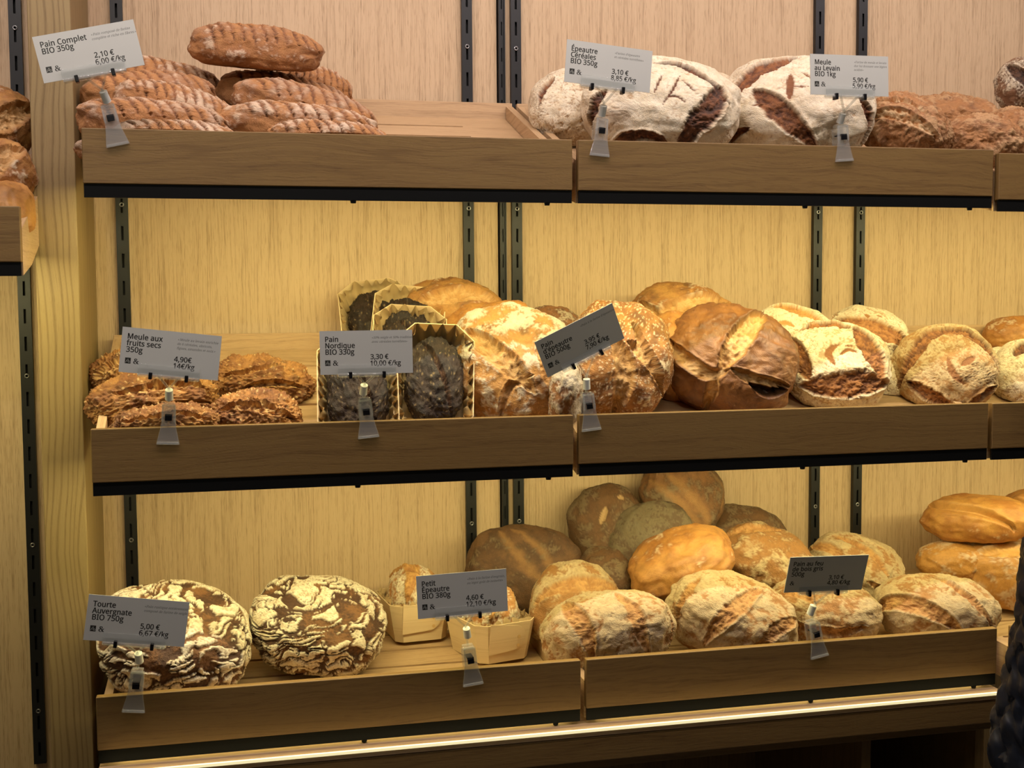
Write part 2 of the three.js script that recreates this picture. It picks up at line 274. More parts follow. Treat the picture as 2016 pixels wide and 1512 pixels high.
const LOAVES = [
  ["wc","batard",0.262,1.901,0.2,0.111,0.041,0.045,-1.6,-3,10,"T","dark brown wholemeal loaf lying alone on top of the wholemeal pile",[]],
  ["wc","batard",0.102,1.85,0.13,0.101,0.042,0.047,2.6,-8,10,"T","wholemeal loaf with white floured slashed top, rearmost at the left of the pile",[]],
  ["wc","batard",0.083,1.815,0.21,0.11,0.041,0.045,3.2,3,10,"T","plain brown wholemeal loaf behind the left price card, second from back",[]],
  ["wc","batard",0.128,1.787,0.275,0.099,0.037,0.041,2.1,-12,10,"T","wholemeal loaf with floured stripes in the middle of the left pile",[]],
  ["wc","batard",0.098,1.755,0.345,0.116,0.033,0.037,3.0,-4,10,"T","long slashed wholemeal loaf whose left end reaches past the tray beside the post",[]],
  ["wc","batard",0.135,1.719,0.405,0.097,0.03,0.033,2.0,-2,10,"T","wholemeal loaf with pale slashed crust, frontmost left, just above the tray edge",[]],
  ["wc","batard",0.309,1.827,0.15,0.116,0.042,0.047,-2.8,-10,10,"T","brown wholemeal loaf directly under the dark top loaf",[]],
  ["wc","batard",0.365,1.86,0.085,0.072,0.039,0.043,-4.1,-15,10,"T","small floured wholemeal loaf peeking out behind the right end of the pile",[]],
  ["wc","batard",0.341,1.796,0.245,0.122,0.039,0.043,-3.8,-14,10,"T","wholemeal loaf running down to the right in the right half of the pile",[]],
  ["wc","batard",0.324,1.759,0.33,0.124,0.033,0.037,-3.4,-4,10,"T","pale floured wholemeal loaf, second from the front at the right of the pile",[]],
  ["wc","batard",0.363,1.725,0.405,0.097,0.03,0.034,-4.7,-3,10,"T","wholemeal loaf with fine pale slashes, frontmost right, next to the empty tray floor",[]],
  ["wc","batard",0.053,1.702,0.375,0.07,0.023,0.026,4.3,-2,10,"T","wholemeal loaf end showing in the gap between the post and the top tray",[]],
  ["me","meuleA",0.825,1.821,0.2,0.083,0.055,0.088,-16.1,-5,35,"T","floured round loaf with finely cracked crust, leftmost on the top right tray",[[0.065,0,[[-0.584,-0.51],[-0.46,-0.209],[-0.296,0.016]]],[0.036,2,[[0.148,-0.454],[0.335,-0.696],[0.724,-0.944]]]]],
  ["me","meuleB",0.949,1.811,0.315,0.139,0.067,0.099,-20.1,-8,42,"T","big floured loaf with a square of dark tears and star-like cuts, behind a price card",[[0.053,0,[[-0.109,0.198],[0.124,0.152],[0.388,-0.046],[0.637,-0.248]]],[0.144,0,[[0.481,-0.023],[0.441,-0.416],[0.39,-0.81],[0.395,-1.277]]],[0.091,0,[[-0.734,-1.117],[-0.359,-1.017],[-0.042,-0.996],[0.323,-1.207]]],[0.064,0,[[-0.857,-0.736],[-0.61,-0.502],[-0.482,-0.301]]],[0.011,2,[[-0.055,-0.371],[-0.007,-0.081]]],[0.011,2,[[0.028,-0.515],[0.086,-0.303],[0.124,-0.047]]],[0.011,2,[[0.139,-0.133],[0.198,-0.192],[0.254,-0.28]]],[0.014,2,[[0.044,-0.407],[0.121,-0.376],[0.213,-0.433]]]]],
  ["me","meuleC",1.12,1.865,0.1,0.061,0.043,0.061,-22.1,0,30,"T","floured loaf mostly hidden behind and between the two big scored loaves on top",[[0.094,0,[[-0.041,-0.823],[0.269,-0.579],[0.558,-0.533]]]]],
  ["me","meuleD",1.213,1.813,0.3,0.138,0.079,0.112,-26.2,-5,42,"T","big floured loaf with wide diagonal tear and leaf cuts under the sourdough price card",[[0.105,0,[[-0.605,-0.307],[-0.467,-0.118],[-0.297,0.071],[-0.01,0.303]]],[0.122,0,[[-0.364,-0.259],[-0.197,-0.468],[-0.019,-0.692],[0.369,-1.085]]],[0.034,2,[[-0.062,-0.071],[-0.047,-0.432]]],[0.078,0,[[0.541,-0.216],[0.775,-0.342],[1.005,-0.63]]],[0.013,2,[[0.026,-0.04],[0.128,-0.154]]],[0.011,2,[[-0.028,-0.267],[0.09,-0.247]]],[0.013,2,[[-0.387,-0.459],[-0.22,-0.427]]],[0.061,0,[[-0.973,-0.755],[-0.462,-0.719]]]]],
  ["ce","rustic",1.421,1.78,0.33,0.078,0.055,0.069,-31.1,-28,20,"T","twisted golden cereal loaf right of the big floured loaves",[[0.122,0,[[-0.777,-0.689],[-0.348,-0.639],[0.053,-0.646],[0.589,-0.582]]],[0.061,0,[[-0.592,-0.36],[-0.154,-0.296],[0.247,-0.377]]]]],
  ["ce","rustic",1.608,1.818,0.17,0.099,0.052,0.065,-32.8,-8,15,"T","rough reddish cereal loaf lying at the back of the top row",[]],
  ["ce","rustic",1.56,1.76,0.335,0.086,0.045,0.056,-33.9,-6,15,"T","rough cereal loaf at the front where the second and third trays meet",[]],
  ["ce","rustic",1.7,1.785,0.27,0.073,0.045,0.056,-35.7,-10,15,"T","rough cereal loaf at the right picture edge above the third top tray",[]],
  ["ce","darkmeule",1.783,1.899,0.17,0.061,0.051,0.064,-35.9,10,30,"T","dark wrinkled loaf on top of the heap in the upper right corner",[[0.128,0,[[-0.338,0.013],[-0.109,-0.499],[0.244,-1.055]]]]],
  ["ce","spelt",1.799,1.827,0.18,0.061,0.045,0.056,-36.3,-20,25,"T","orange loaf with a cut, under the dark wrinkled loaf in the corner",[[0.149,0,[[-1.063,-0.52],[-0.531,-0.503],[-0.224,-0.351]]]]],
  ["lb","spelt",-0.161,1.77,0.17,0.059,0.059,0.065,9.5,0,20,"L","uppermost golden loaf with a lifted crust, left of the wooden post",[[0.201,0,[[-0.42,-0.678],[0.061,-0.82],[0.395,-0.587],[0.722,-0.061]]]]],
  ["lb","spelt",-0.155,1.674,0.27,0.064,0.054,0.06,9.7,25,20,"L","rough brown loaf in the middle of the pile left of the wooden post",[[0.16,0,[[-0.69,-0.714],[-0.025,-0.76],[0.477,-0.407],[0.749,-0.057]]]]],
  ["lb","golden",-0.129,1.601,0.33,0.046,0.058,0.065,9.3,-8,20,"L","smooth golden loaf standing at the tray end left of the wooden post",[]],
  ["fs","seeded",0.022,1.35,0.165,0.049,0.036,0.045,4.7,20,25,"M","dried fruit loaf at the far left back, half behind the price card",[[0.16,0,[[-0.604,-0.366],[-0.153,-0.387],[0.268,-0.211]]]]],
  ["fs","seeded",0.083,1.31,0.285,0.102,0.048,0.06,3.3,4,20,"M","large seeded dried fruit loaf behind the clip at the left",[[0.084,0,[[-0.393,-0.365],[-0.122,-0.429],[0.161,-0.345],[0.644,-0.352]]],[0.042,0,[[-0.025,-0.775],[0.317,-0.718],[0.901,-0.509]]]]],
  ["fs","seeded",0.105,1.28,0.395,0.081,0.029,0.036,2.9,4,15,"M","low seeded loaf at the very front left of the middle tray",[[0.075,0,[[-0.659,-0.286],[-0.16,-0.395],[0.322,-0.399],[0.782,-0.46]]]]],
  ["fs","seeded",0.263,1.333,0.21,0.086,0.041,0.052,-1.6,-8,25,"M","seeded dried fruit loaf with a long split, at the back beside the dark baskets",[[0.065,0,[[-0.63,-0.411],[-0.158,-0.384],[0.236,-0.069]]],[0.078,0,[[-0.348,-0.819],[0.08,-0.636],[0.603,-0.499]]]]],
  ["fs","seeded",0.246,1.287,0.345,0.073,0.037,0.046,-1.2,-3,25,"M","seeded dried fruit loaf with a curled ear, at the front beside the dark baskets",[[0.116,0,[[-0.591,-0.369],[-0.209,-0.351],[0.189,-0.459],[0.77,-0.461]]],[0.051,0,[[-0.13,-0.119],[0.096,-0.265],[0.368,-0.466]]]]],
  ["sp","speltA",0.686,1.355,0.285,0.116,0.083,0.116,-13.2,-8,48,"M","large spelt loaf with a white floured wedge on top, right of the dark baskets",[[0.108,0,[[-0.5,0.097],[-0.242,-0.146],[-0.015,-0.337],[0.267,-0.557]]],[0.074,0,[[0.233,0.014],[0.344,-0.298],[0.841,-0.728]]],[0.049,0,[[-0.073,-0.914],[0.002,-0.548],[0.19,-0.387]]],[0.039,2,[[0.028,-0.458],[0.096,-0.475]]]]],
  ["sp","spelt",0.619,1.452,0.085,0.094,0.056,0.066,-10.4,-6,25,"M","golden spelt loaf with a torn ridge, highest at the back above the baskets",[[0.183,0,[[-0.505,-0.488],[-0.103,-0.388],[0.234,-0.225],[0.623,-0.266]]]]],
  ["sp","golden",0.645,1.416,0.14,0.058,0.05,0.059,-11.3,25,25,"M","small golden loaf wedged behind the floured spelt loaf next to a basket",[]],
  ["sp","golden",0.689,1.412,0.18,0.073,0.052,0.061,-12.6,12,25,"M","golden loaf just behind the white top of the large spelt loaf",[]],
  ["sp","darkcrust",0.799,1.409,0.14,0.054,0.048,0.056,-15.1,-5,25,"M","dark charred loaf peeking up behind the tilted spelt price card",[]],
  ["sp","floury",0.757,1.317,0.375,0.029,0.055,0.061,-15.6,-4,30,"M","narrow flour-dusted loaf end behind the clip where the middle trays meet",[]],
  ["sp","speltB",0.876,1.364,0.295,0.097,0.086,0.115,-18.1,-8,45,"M","tall spelt loaf with vertical tears and white specks, behind the tilted price card",[[0.13,0,[[-0.092,-0.159],[0.093,-0.434],[0.116,-0.734],[0.06,-1.268]]],[0.071,0,[[0.12,0.06],[0.299,-0.207],[0.576,-0.415],[0.934,-0.557]]],[0.071,0,[[0.091,-0.176],[0.286,-0.272],[0.518,-0.405]]]]],
  ["sp","spelt",1.069,1.428,0.11,0.104,0.069,0.086,-21.1,-8,25,"M","rounded golden spelt loaf at the back, tallest of the middle right tray",[[0.134,0,[[-0.607,-0.212],[-0.314,-0.598],[-0.009,-0.362],[0.53,0.117]]]]],
  ["sp","golden",1.012,1.361,0.22,0.055,0.08,0.1,-20.8,5,25,"M","golden loaf squeezed between the two big torn spelt loaves",[]],
  ["sp","speltC",1.088,1.359,0.3,0.122,0.08,0.107,-23.3,-14,45,"M","big shiny brown spelt loaf with branching tears and a hollow, in the middle right tray",[[0.087,0,[[-0.746,-0.122],[-0.424,-0.436],[-0.168,-0.581],[-0.003,-0.495]]],[0.116,0,[[-0.076,-0.515],[0.013,-0.216],[0.089,0.108],[0.21,0.488]]],[0.078,0,[[-0.098,-0.585],[-0.127,-0.821],[-0.244,-1.239]]],[0.063,0,[[0.035,-0.464],[0.245,-0.5],[0.707,-0.371]]],[0.073,4,[[0.251,-0.567],[0.489,-0.569],[0.695,-0.429]]]]],
  ["rm","meuleE",1.272,1.387,0.17,0.085,0.057,0.082,-26.1,-15,40,"M","scored round loaf with a white wedge, behind the brown torn spelt loaf",[[0.126,0,[[-0.622,0.266],[-0.274,0.305],[0.133,0.227],[0.465,0.157]]],[0.045,2,[[-0.327,-0.192],[-0.168,-0.091],[-0.004,-0.151]]],[0.097,0,[[0.056,-0.576],[0.35,-0.351],[0.767,-0.31]]]]],
  ["rm","meuleF",1.304,1.343,0.29,0.099,0.06,0.091,-28.1,-8,50,"M","round loaf with a white square patch and crescent cut, in the middle right tray",[[0.111,0,[[-0.742,0.243],[-0.547,0.427],[-0.211,0.474],[0.109,0.364]]],[0.151,0,[[0.149,0.418],[0.373,0.078],[0.609,-0.275]]],[0.143,0,[[-0.739,0.246],[-0.488,-0.152],[-0.304,-0.493]]],[0.206,0,[[-0.391,-0.599],[0.002,-0.587],[0.338,-0.45],[0.786,-0.318]]],[0.049,2,[[-0.009,0.069],[-0.116,-0.08],[-0.022,-0.267]]],[0.03,2,[[0.027,-0.098],[0.11,-0.006],[0.216,-0.032]]],[0.018,2,[[0.056,0.039],[0.16,0.069]]]]],
  ["rm","meuleG",1.446,1.388,0.15,0.083,0.06,0.08,-29.4,-12,20,"M","loaf with dark lifted crust and flour on top, at the back between two rounds",[[0.203,0,[[-0.842,-0.254],[-0.19,-0.414],[0.257,-0.445],[0.869,-0.29]]],[0.142,0,[[-0.844,-0.059],[-0.547,0.107]]],[0.039,2,[[-0.112,-0.109],[-0.035,-0.241]]],[0.039,2,[[0.044,-0.083],[0.133,-0.145]]]]],
  ["rm","meuleA",1.449,1.311,0.22,0.051,0.045,0.064,-30.3,0,30,"M","floured cracked loaf squeezed between the square patch and diamond patch rounds",[[0.128,0,[[-0.123,-0.067],[0.186,-0.001],[0.559,-0.021]]]]],
  ["rm","meuleH",1.528,1.336,0.295,0.095,0.06,0.091,-32.8,-4,50,"M","round loaf with a diamond patch and leaf cut, last in the middle right tray",[[0.104,0,[[-0.833,-0.68],[-0.45,-0.197],[-0.199,0.251],[0.104,0.376],[0.49,0.22],[0.837,-0.11]]],[0.118,0,[[-0.476,-0.487],[-0.176,-0.712],[0.364,-1.11]]],[0.104,0,[[0.386,-1.101],[0.56,-0.735],[0.926,-0.328]]],[0.046,2,[[0.016,-0.122],[0.108,-0.358],[0.275,-0.494]]],[0.046,2,[[0.2,-0.229],[0.329,-0.06]]]]],
  ["rm","golden",1.824,1.39,0.1,0.069,0.038,0.048,-35.7,0,20,"M","golden loaf at the back of the third middle tray by the picture edge",[]],
  ["rm","meuleA",1.728,1.319,0.29,0.085,0.054,0.082,-36.5,-5,40,"M","pale cracked round loaf at the front of the third middle tray",[[0.116,0,[[-0.318,-0.008],[-0.171,0.156],[0.13,0.279]]]]],
  ["rm","meuleA",1.718,1.328,0.19,0.043,0.036,0.051,-35.0,0,30,"M","small pale loaf at the back where the second and third middle trays meet",[]],
  ["to","tourte",0.107,0.92,0.3,0.125,0.071,0.123,2.7,-8,17,"B","large rye round with swirling cracked flour crust, behind the lower left price card",[]],
  ["to","tourte",0.347,0.911,0.24,0.119,0.065,0.116,-3.9,-8,15,"B","rye round with deeply cracked flour crust, standing free beside the wooden basket",[]],
  ["gr","underA",0.751,0.953,0.1,0.114,0.043,0.085,-13.7,-5,68,"B","big dark loaf showing its brown underside with light streaks, against the wall",[[0.072,1,[[-0.348,0.552],[-0.109,0.163],[0.104,-0.115],[0.419,-0.525]]],[0.055,1,[[-0.219,0.61],[0.139,0.278],[0.392,-0.241]]]]],
  ["gr","grisA",0.809,0.91,0.25,0.083,0.069,0.093,-16.1,-25,30,"B","floured loaf with a golden tear, behind the long front loaf at the tray joint",[[0.121,0,[[-0.763,-0.462],[-0.312,-0.186],[0.042,0.0],[0.524,0.335]]],[0.114,0,[[-0.437,-1.061],[-0.099,-0.609],[0.136,-0.382]]]]],
  ["gr","grisB",0.827,0.907,0.385,0.114,0.058,0.069,-17.6,8,15,"B","long banded loaf in front where the two bottom trays meet",[[0.108,0,[[-0.406,0.213],[-0.29,-0.238],[-0.213,-0.636],[-0.296,-1.196]]],[0.084,0,[[0.127,0.079],[0.287,-0.298],[0.395,-0.674],[0.8,-1.193]]],[0.059,0,[[0.611,-0.03],[0.894,-0.283],[1.074,-0.653]]]]],
  ["gr","underB",0.923,1.026,0.085,0.077,0.041,0.082,-17.6,20,65,"B","dark brown loaf leaning on the wall, upper left of the heap",[[0.058,2,[[0.101,0.19],[0.018,0.083],[-0.064,-0.016]]],[0.05,2,[[0.333,0.308],[0.424,0.259]]]]],
  ["gr","underC",0.994,0.995,0.155,0.088,0.039,0.087,-19.8,15,70,"B","grey floured loaf bottom standing upright in the middle of the heap",[]],
  ["gr","underD",1.086,1.078,0.075,0.088,0.053,0.089,-21.2,-38,40,"B","brown loaf with pale stripes, topmost of the heap, touching the shelf above",[[0.089,1,[[-0.421,-0.168],[0.06,-0.251],[0.693,-0.401]]],[0.089,1,[[-0.733,-0.375],[-0.046,-0.453],[0.494,-0.516]]],[0.06,1,[[0.093,0.41],[0.409,0.392],[0.613,0.045]]]]],
  ["gr","underB",1.215,0.983,0.085,0.093,0.046,0.076,-24.0,-12,40,"B","smooth brown loaf at the back right of the heap",[]],
  ["gr","golden",1.016,0.978,0.245,0.101,0.058,0.083,-21.1,22,20,"B","smooth golden loaf slanting on top of the front loaves",[]],
  ["gr","grisC",1.204,0.964,0.205,0.096,0.06,0.081,-25.0,-18,20,"B","golden loaf with a floured right side, between the slanting loaf and the price card",[[0.091,0,[[-0.852,-0.075],[-0.466,-0.035],[-0.199,0.114],[0.092,0.329]]],[0.078,1,[[-0.569,-0.697],[-0.303,-0.396],[-0.066,-0.106]]]]],
  ["gr","grisD",1.068,0.907,0.365,0.116,0.065,0.081,-23.5,-16,20,"B","floured loaf with broad diagonal tan bands in front of the slanting golden loaf",[[0.1,0,[[0.17,0.094],[0.009,-0.354],[-0.139,-0.706],[-0.366,-1.122]]],[0.09,0,[[0.704,0.05],[0.46,-0.48],[0.418,-1.128]]],[0.07,0,[[-0.416,-0.008],[-0.593,-0.394],[-0.888,-0.688]]]]],
  ["gr","grisE",1.264,0.895,0.325,0.102,0.055,0.068,-27.6,-6,15,"B","pale loaf directly behind the wood fired bread price card clip",[[0.071,0,[[-0.743,-0.27],[-0.41,-0.288],[-0.106,-0.522]]],[0.095,0,[[-0.659,-0.827],[-0.155,-1.026],[0.28,-1.001],[0.734,-0.618]]]]],
  ["gr","grisF",1.416,0.929,0.165,0.095,0.062,0.078,-29.0,-14,20,"B","floured loaf with stripes behind and right of the lower right price card",[[0.096,0,[[-0.876,-0.062],[-0.452,-0.238],[-0.196,-0.42]]],[0.069,0,[[-0.367,0.107],[0.059,-0.155],[0.503,-0.473]]],[0.069,0,[[0.193,-0.709],[0.623,-0.709],[1.038,-0.413]]]]],
  ["gr","grisG",1.476,0.892,0.36,0.111,0.059,0.073,-32.6,-5,15,"B","floured loaf with a large brown tear, last at the right end of the bottom tray",[[0.153,0,[[-1.073,-0.498],[-0.488,-0.515],[-0.143,-0.647],[0.513,-1.008]]],[0.06,0,[[-0.105,0.093],[0.193,-0.16],[0.532,-0.434],[0.993,-0.626]]]]],
  ["gr","underB",0.896,0.943,0.16,0.056,0.048,0.068,-17.5,0,20,"B","dark loaf in the shadow under the upright grey loaf bottom",[]],
  ["bu","bun",1.675,1.021,0.19,0.106,0.048,0.057,-34.2,2,10,"B","smooth golden split loaf on top of the right hand pile",[[0.106,3,[[-0.633,0.032],[-0.327,-0.338],[0.046,-0.559],[0.697,-0.836]]]]],
  ["bu","bun",1.829,1.021,0.17,0.076,0.054,0.063,-36.7,10,10,"B","smooth split loaf at the picture edge on top of the right hand pile",[[0.124,3,[[-0.361,-0.267],[0.001,-0.6],[0.527,-0.959]]]]],
  ["bu","bunflour",1.624,0.935,0.18,0.068,0.039,0.046,-33.2,5,10,"B","flour-dusted end of a loaf at the lower left of the right hand pile",[[0.097,1,[[-0.357,-0.128],[0.004,-0.234],[0.312,-0.297]]]]],
  ["bu","bunflour",1.728,0.922,0.22,0.11,0.057,0.067,-35.6,-4,10,"B","flour-dusted loaf with a golden opening, bottom of the right hand pile",[[0.156,0,[[-0.323,-0.392],[-0.015,-0.3],[0.458,0.109]]]]],
];
const KINDS = {"wc": ["wholemeal_loaf", "bread", "wholemeal loaves on the top left tray"], "me": ["floured_round_loaf", "bread", "floured round loaves on the top tray"], "ce": ["cereal_loaf", "bread", "cereal loaves at the right of the top row"], "lb": ["country_loaf", "bread", "country loaves beside the wooden post"], "fs": ["dried_fruit_loaf", "bread", "dried fruit loaves on the middle left tray"], "sp": ["spelt_loaf", "bread", "spelt loaves on the middle row"], "rm": ["scored_round_loaf", "bread", "scored round loaves on the middle row"], "to": ["rye_round_loaf", "bread", "cracked rye rounds on the bottom left tray"], "pe": ["small_spelt_loaf", "bread", "small spelt loaves in wooden baskets"], "gr": ["wood_fired_loaf", "bread", "wood fired loaves on the bottom row"], "bu": ["split_roll_loaf", "bread", "smooth split loaves at the bottom right"]};
const CARDS = [
  ["T",["Pain Complet","BIO 350g"],["« Pain composé de farine","complète et riche en fibres »"],"2,10 €","6,00 €/kg",1,0.016,1.8353,0.468,12.7,0.1435,0.0671,0.0455,1.728,0.45,0.035,1.7738,"wholemeal bread price card, tilted up to the right, in front of the wooden post","clear plastic clip on the top left tray holding the card before the post"],
  ["T",["Épeautre","Céréales","BIO 350g"],["«Farine d'épeautre","et céréales torréfiées»"],"3,10 €","8,85 €/kg",1,0.8054,1.8425,0.468,-5.2,0.1458,0.0674,0.7969,1.728,0.45,0.8009,1.7752,"spelt cereal bread price card tilted down to the right, at the top right tray","clear plastic clip at the left end of the top right tray"],
  ["T",["Meule","au Levain","BIO 1kg"],["«Farine de meule et levain","dur lui donnant une légère","acidité»"],"5,90 €","5,90 €/kg",1,1.2281,1.8428,0.468,0.3,0.1464,0.0668,1.2272,1.728,0.45,1.2237,1.7746,"sourdough round price card, rightmost card of the top row","clear plastic clip on the top right tray under the rightmost upper card"],
  ["M",["Meule aux","fruits secs","350g"],["« Meule au levain enrichie","de 6 céréales, abricots,","figues, amandes et noix »"],"4,90€","14€/kg",1,0.1193,1.3941,0.468,-6.5,0.1414,0.0656,0.1123,1.2827,0.45,0.1146,1.332,"dried fruit bread price card, leftmost card of the middle row","clear plastic clip at the left of the middle left tray"],
  ["M",["Pain","Nordique","BIO 330g"],["«50% seigle et 50% tradition","avec céréales torréfiées»"],"3,30 €","10,00 €/kg",1,0.412,1.3918,0.468,0.2,0.1409,0.065,0.4127,1.2827,0.45,0.4085,1.3327,"nordic bread price card in front of the dark loaves in baskets","clear plastic clip in front of the dark basket loaves"],
  ["M",["Pain","d'épeautre","BIO 500g"],["«Pain à la farine d'épeautre»"],"3,95 €","7,90 €/kg",1,0.756,1.4054,0.468,25.4,0.1391,0.059,0.7776,1.2827,0.45,0.7725,1.3332,"spelt bread price card tilted steeply up to the right","clear plastic clip at the joint of the middle trays holding the steep card"],
  ["B",["Tourte","Auvergnate","BIO 750g"],["«Pain rustique entièrement","composé de farine de seigle »"],"5,00 €","6,67 €/kg",1,0.063,1.0022,0.506,-8.4,0.1436,0.0671,0.0561,0.886,0.488,0.0629,0.9419,"rye round price card, leftmost card of the bottom row","clear plastic clip at the left of the bottom left tray"],
  ["B",["Petit","Épeautre","BIO 380g"],["«Pain à la farine d'engrain,","au léger goût de noisette»"],"4,60 €","12,10 €/kg",1,0.5519,1.0123,0.506,1.6,0.1402,0.0648,0.5684,0.886,0.488,0.5622,0.945,"small spelt bread price card in front of the wooden baskets","clear plastic clip on the bottom left tray near the wooden baskets"],
  ["B",["Pain au feu","de bois gris","500g"],[],"3,10 €","4,80 €/kg",0,1.1753,1.0077,0.506,-1.4,0.1431,0.0593,1.1684,0.886,0.488,1.1583,0.9423,"grey wood fired bread price card, lower right, without a quote","clear plastic clip on the bottom right tray"],
];

// ---------------------------------------------------------------- loaves
const grain = dataTex(512, 512, (u, v) => {
  const a = n3(u * 60, v * 60, 1) * 0.5 + n3(u * 130, v * 130, 4) * 0.5, b = n3(u * 16, v * 16, 7);
  const k = 0.90 + 0.09 * a + 0.05 * b; return [k, k * 0.985, k * 0.96];
});
const grainBump = dataTex(512, 512, (u, v) => 0.5 + 0.22 * n3(u * 46, v * 46, 2) + 0.16 * n3(u * 110, v * 110, 3) + 0.12 * n3(u * 18, v * 18, 5), false);
for (const t of [grain, grainBump]) t.repeat.set(1 / 0.11, 1 / 0.11);
M.crust = mat({ vertexColors: true, map: grain, bumpMap: grainBump, bumpScale: 0.0011, roughness: 0.72 });
M.crustShiny = mat({ vertexColors: true, map: grain, bumpMap: grainBump, bumpScale: 0.0006, roughness: 0.46 });
M.crustSmooth = mat({ vertexColors: true, map: grain, bumpMap: grainBump, bumpScale: 0.0004, roughness: 0.55 });

const hash = (x, y, z) => { let h = Math.imul(x, 374761393) ^ Math.imul(y, 668265263) ^ Math.imul(z, 2147483647 ^ 0x5bd1e995); h = Math.imul(h ^ (h >>> 13), 1274126177); return ((h ^ (h >>> 16)) >>> 0) / 4294967296; };
function worley(x, y, z) {
  const ix = Math.floor(x), iy = Math.floor(y), iz = Math.floor(z); let f1 = 9, f2 = 9, id = 0;
  for (let a = -1; a < 2; a++) for (let b = -1; b < 2; b++) for (let c = -1; c < 2; c++) {
    const X = ix + a, Y = iy + b, Z = iz + c, h = hash(X, Y, Z);
    const dx = X + h - x, dy = Y + hash(Y, Z, X + 31) - y, dz = Z + hash(Z, X + 17, Y) - z, d = dx * dx + dy * dy + dz * dz;
    if (d < f1) { f2 = f1; f1 = d; id = h; } else if (d < f2) f2 = d;
  }
  return [Math.sqrt(f1), Math.sqrt(f2), id];
}
const C = {
  flour: [0.88, 0.80, 0.61], cream: [0.76, 0.65, 0.47], tan: [0.60, 0.42, 0.22], gold: [0.58, 0.315, 0.095], orange: [0.46, 0.20, 0.055],
  brown: [0.27, 0.115, 0.038], dark: [0.105, 0.046, 0.019], char: [0.040, 0.021, 0.012], crumb: [0.64, 0.40, 0.17], grey: [0.40, 0.33, 0.24],
};
// crust A/B, flour threshold fT (lower = more flour), fMax, crack scale, tear colours, bump height
const KIND = {
  batard: { A: [0.50, 0.235, 0.080], B: [0.33, 0.135, 0.042], fT: 0.38, fMax: 0.8, flour: [0.80, 0.64, 0.48], bump: 0.0016, tear: [[0.15, 0.058, 0.020], [0.30, 0.12, 0.042]], depth: 0.0034, n: 126 },
  meule: { A: [0.56, 0.38, 0.20], B: [0.38, 0.20, 0.075], fT: -0.28, fMax: 0.95, crack: 58, crackW: 1.1, bump: 0.0012, tear: [[0.12, 0.042, 0.017], [0.29, 0.110, 0.034]], depth: 0.0075, n: 167 },
  rustic: { A: [0.42, 0.20, 0.070], B: [0.24, 0.095, 0.032], fT: 0.12, fMax: 0.75, flour: [0.62, 0.40, 0.20], char: 0.5, bump: 0.0042, rough: 0.55, tear: [C.orange, C.tan], depth: 0.007, n: 126 },
  spelt: { A: [0.52, 0.27, 0.075], B: [0.34, 0.14, 0.038], char: 0.6, fT: 0.40, fMax: 0.65, bump: 0.0026, tear: [[0.52, 0.28, 0.09], C.crumb], depth: 0.012, n: 126 },
  golden: { A: [0.54, 0.265, 0.070], B: [0.36, 0.145, 0.036], char: 0.25, fT: 0.42, fMax: 0.55, bump: 0.0018, tear: [C.orange, C.gold], depth: 0.008, n: 101, smooth: 1 },
  seeded: { A: [0.46, 0.225, 0.065], B: [0.22, 0.085, 0.026], char: 0.6, fT: 0.7, fMax: 0.3, bump: 0.0050, rough: 1, seeds: 1, tear: [[0.34, 0.14, 0.045], [0.66, 0.42, 0.17]], depth: 0.010, n: 143 },
  tourte: { n: 220 },
  dark: { A: [0.036, 0.018, 0.010], B: [0.014, 0.008, 0.006], fT: 0.42, fMax: 0.12, flour: C.grey, bump: 0.0034, rough: 0.6, seeds: 0.35, tear: [C.char, C.dark], depth: 0.007, n: 101 },
  petit: { A: [0.50, 0.23, 0.07], B: [0.36, 0.15, 0.05], fT: -0.05, fMax: 0.9, crack: 75, crackW: 1.3, bump: 0.002, tear: [[0.42, 0.19, 0.06], C.gold], depth: -0.004, n: 101 },
  gris: { A: [0.38, 0.185, 0.056], B: [0.24, 0.104, 0.030], fT: -0.02, fMax: 0.88, flour: [0.62, 0.50, 0.30], bump: 0.0020, crack: 60, crackW: 0.35, tear: [[0.40, 0.19, 0.058], [0.54, 0.30, 0.105]], depth: 0.0030, n: 126 },
  under: { A: [0.175, 0.088, 0.036], B: [0.080, 0.040, 0.018], char: 0.4, fT: 0.15, fMax: 0.5, flour: [0.34, 0.26, 0.155], bump: 0.0016, tear: [[0.36, 0.19, 0.068], C.tan], depth: 0.001, n: 101 },
  bun: { A: [0.56, 0.28, 0.070], B: [0.40, 0.165, 0.038], fT: 0.62, fMax: 0.5, bump: 0.0012, tear: [C.gold, [0.66, 0.38, 0.12]], depth: 0.010, n: 101, smooth: 1 },
};
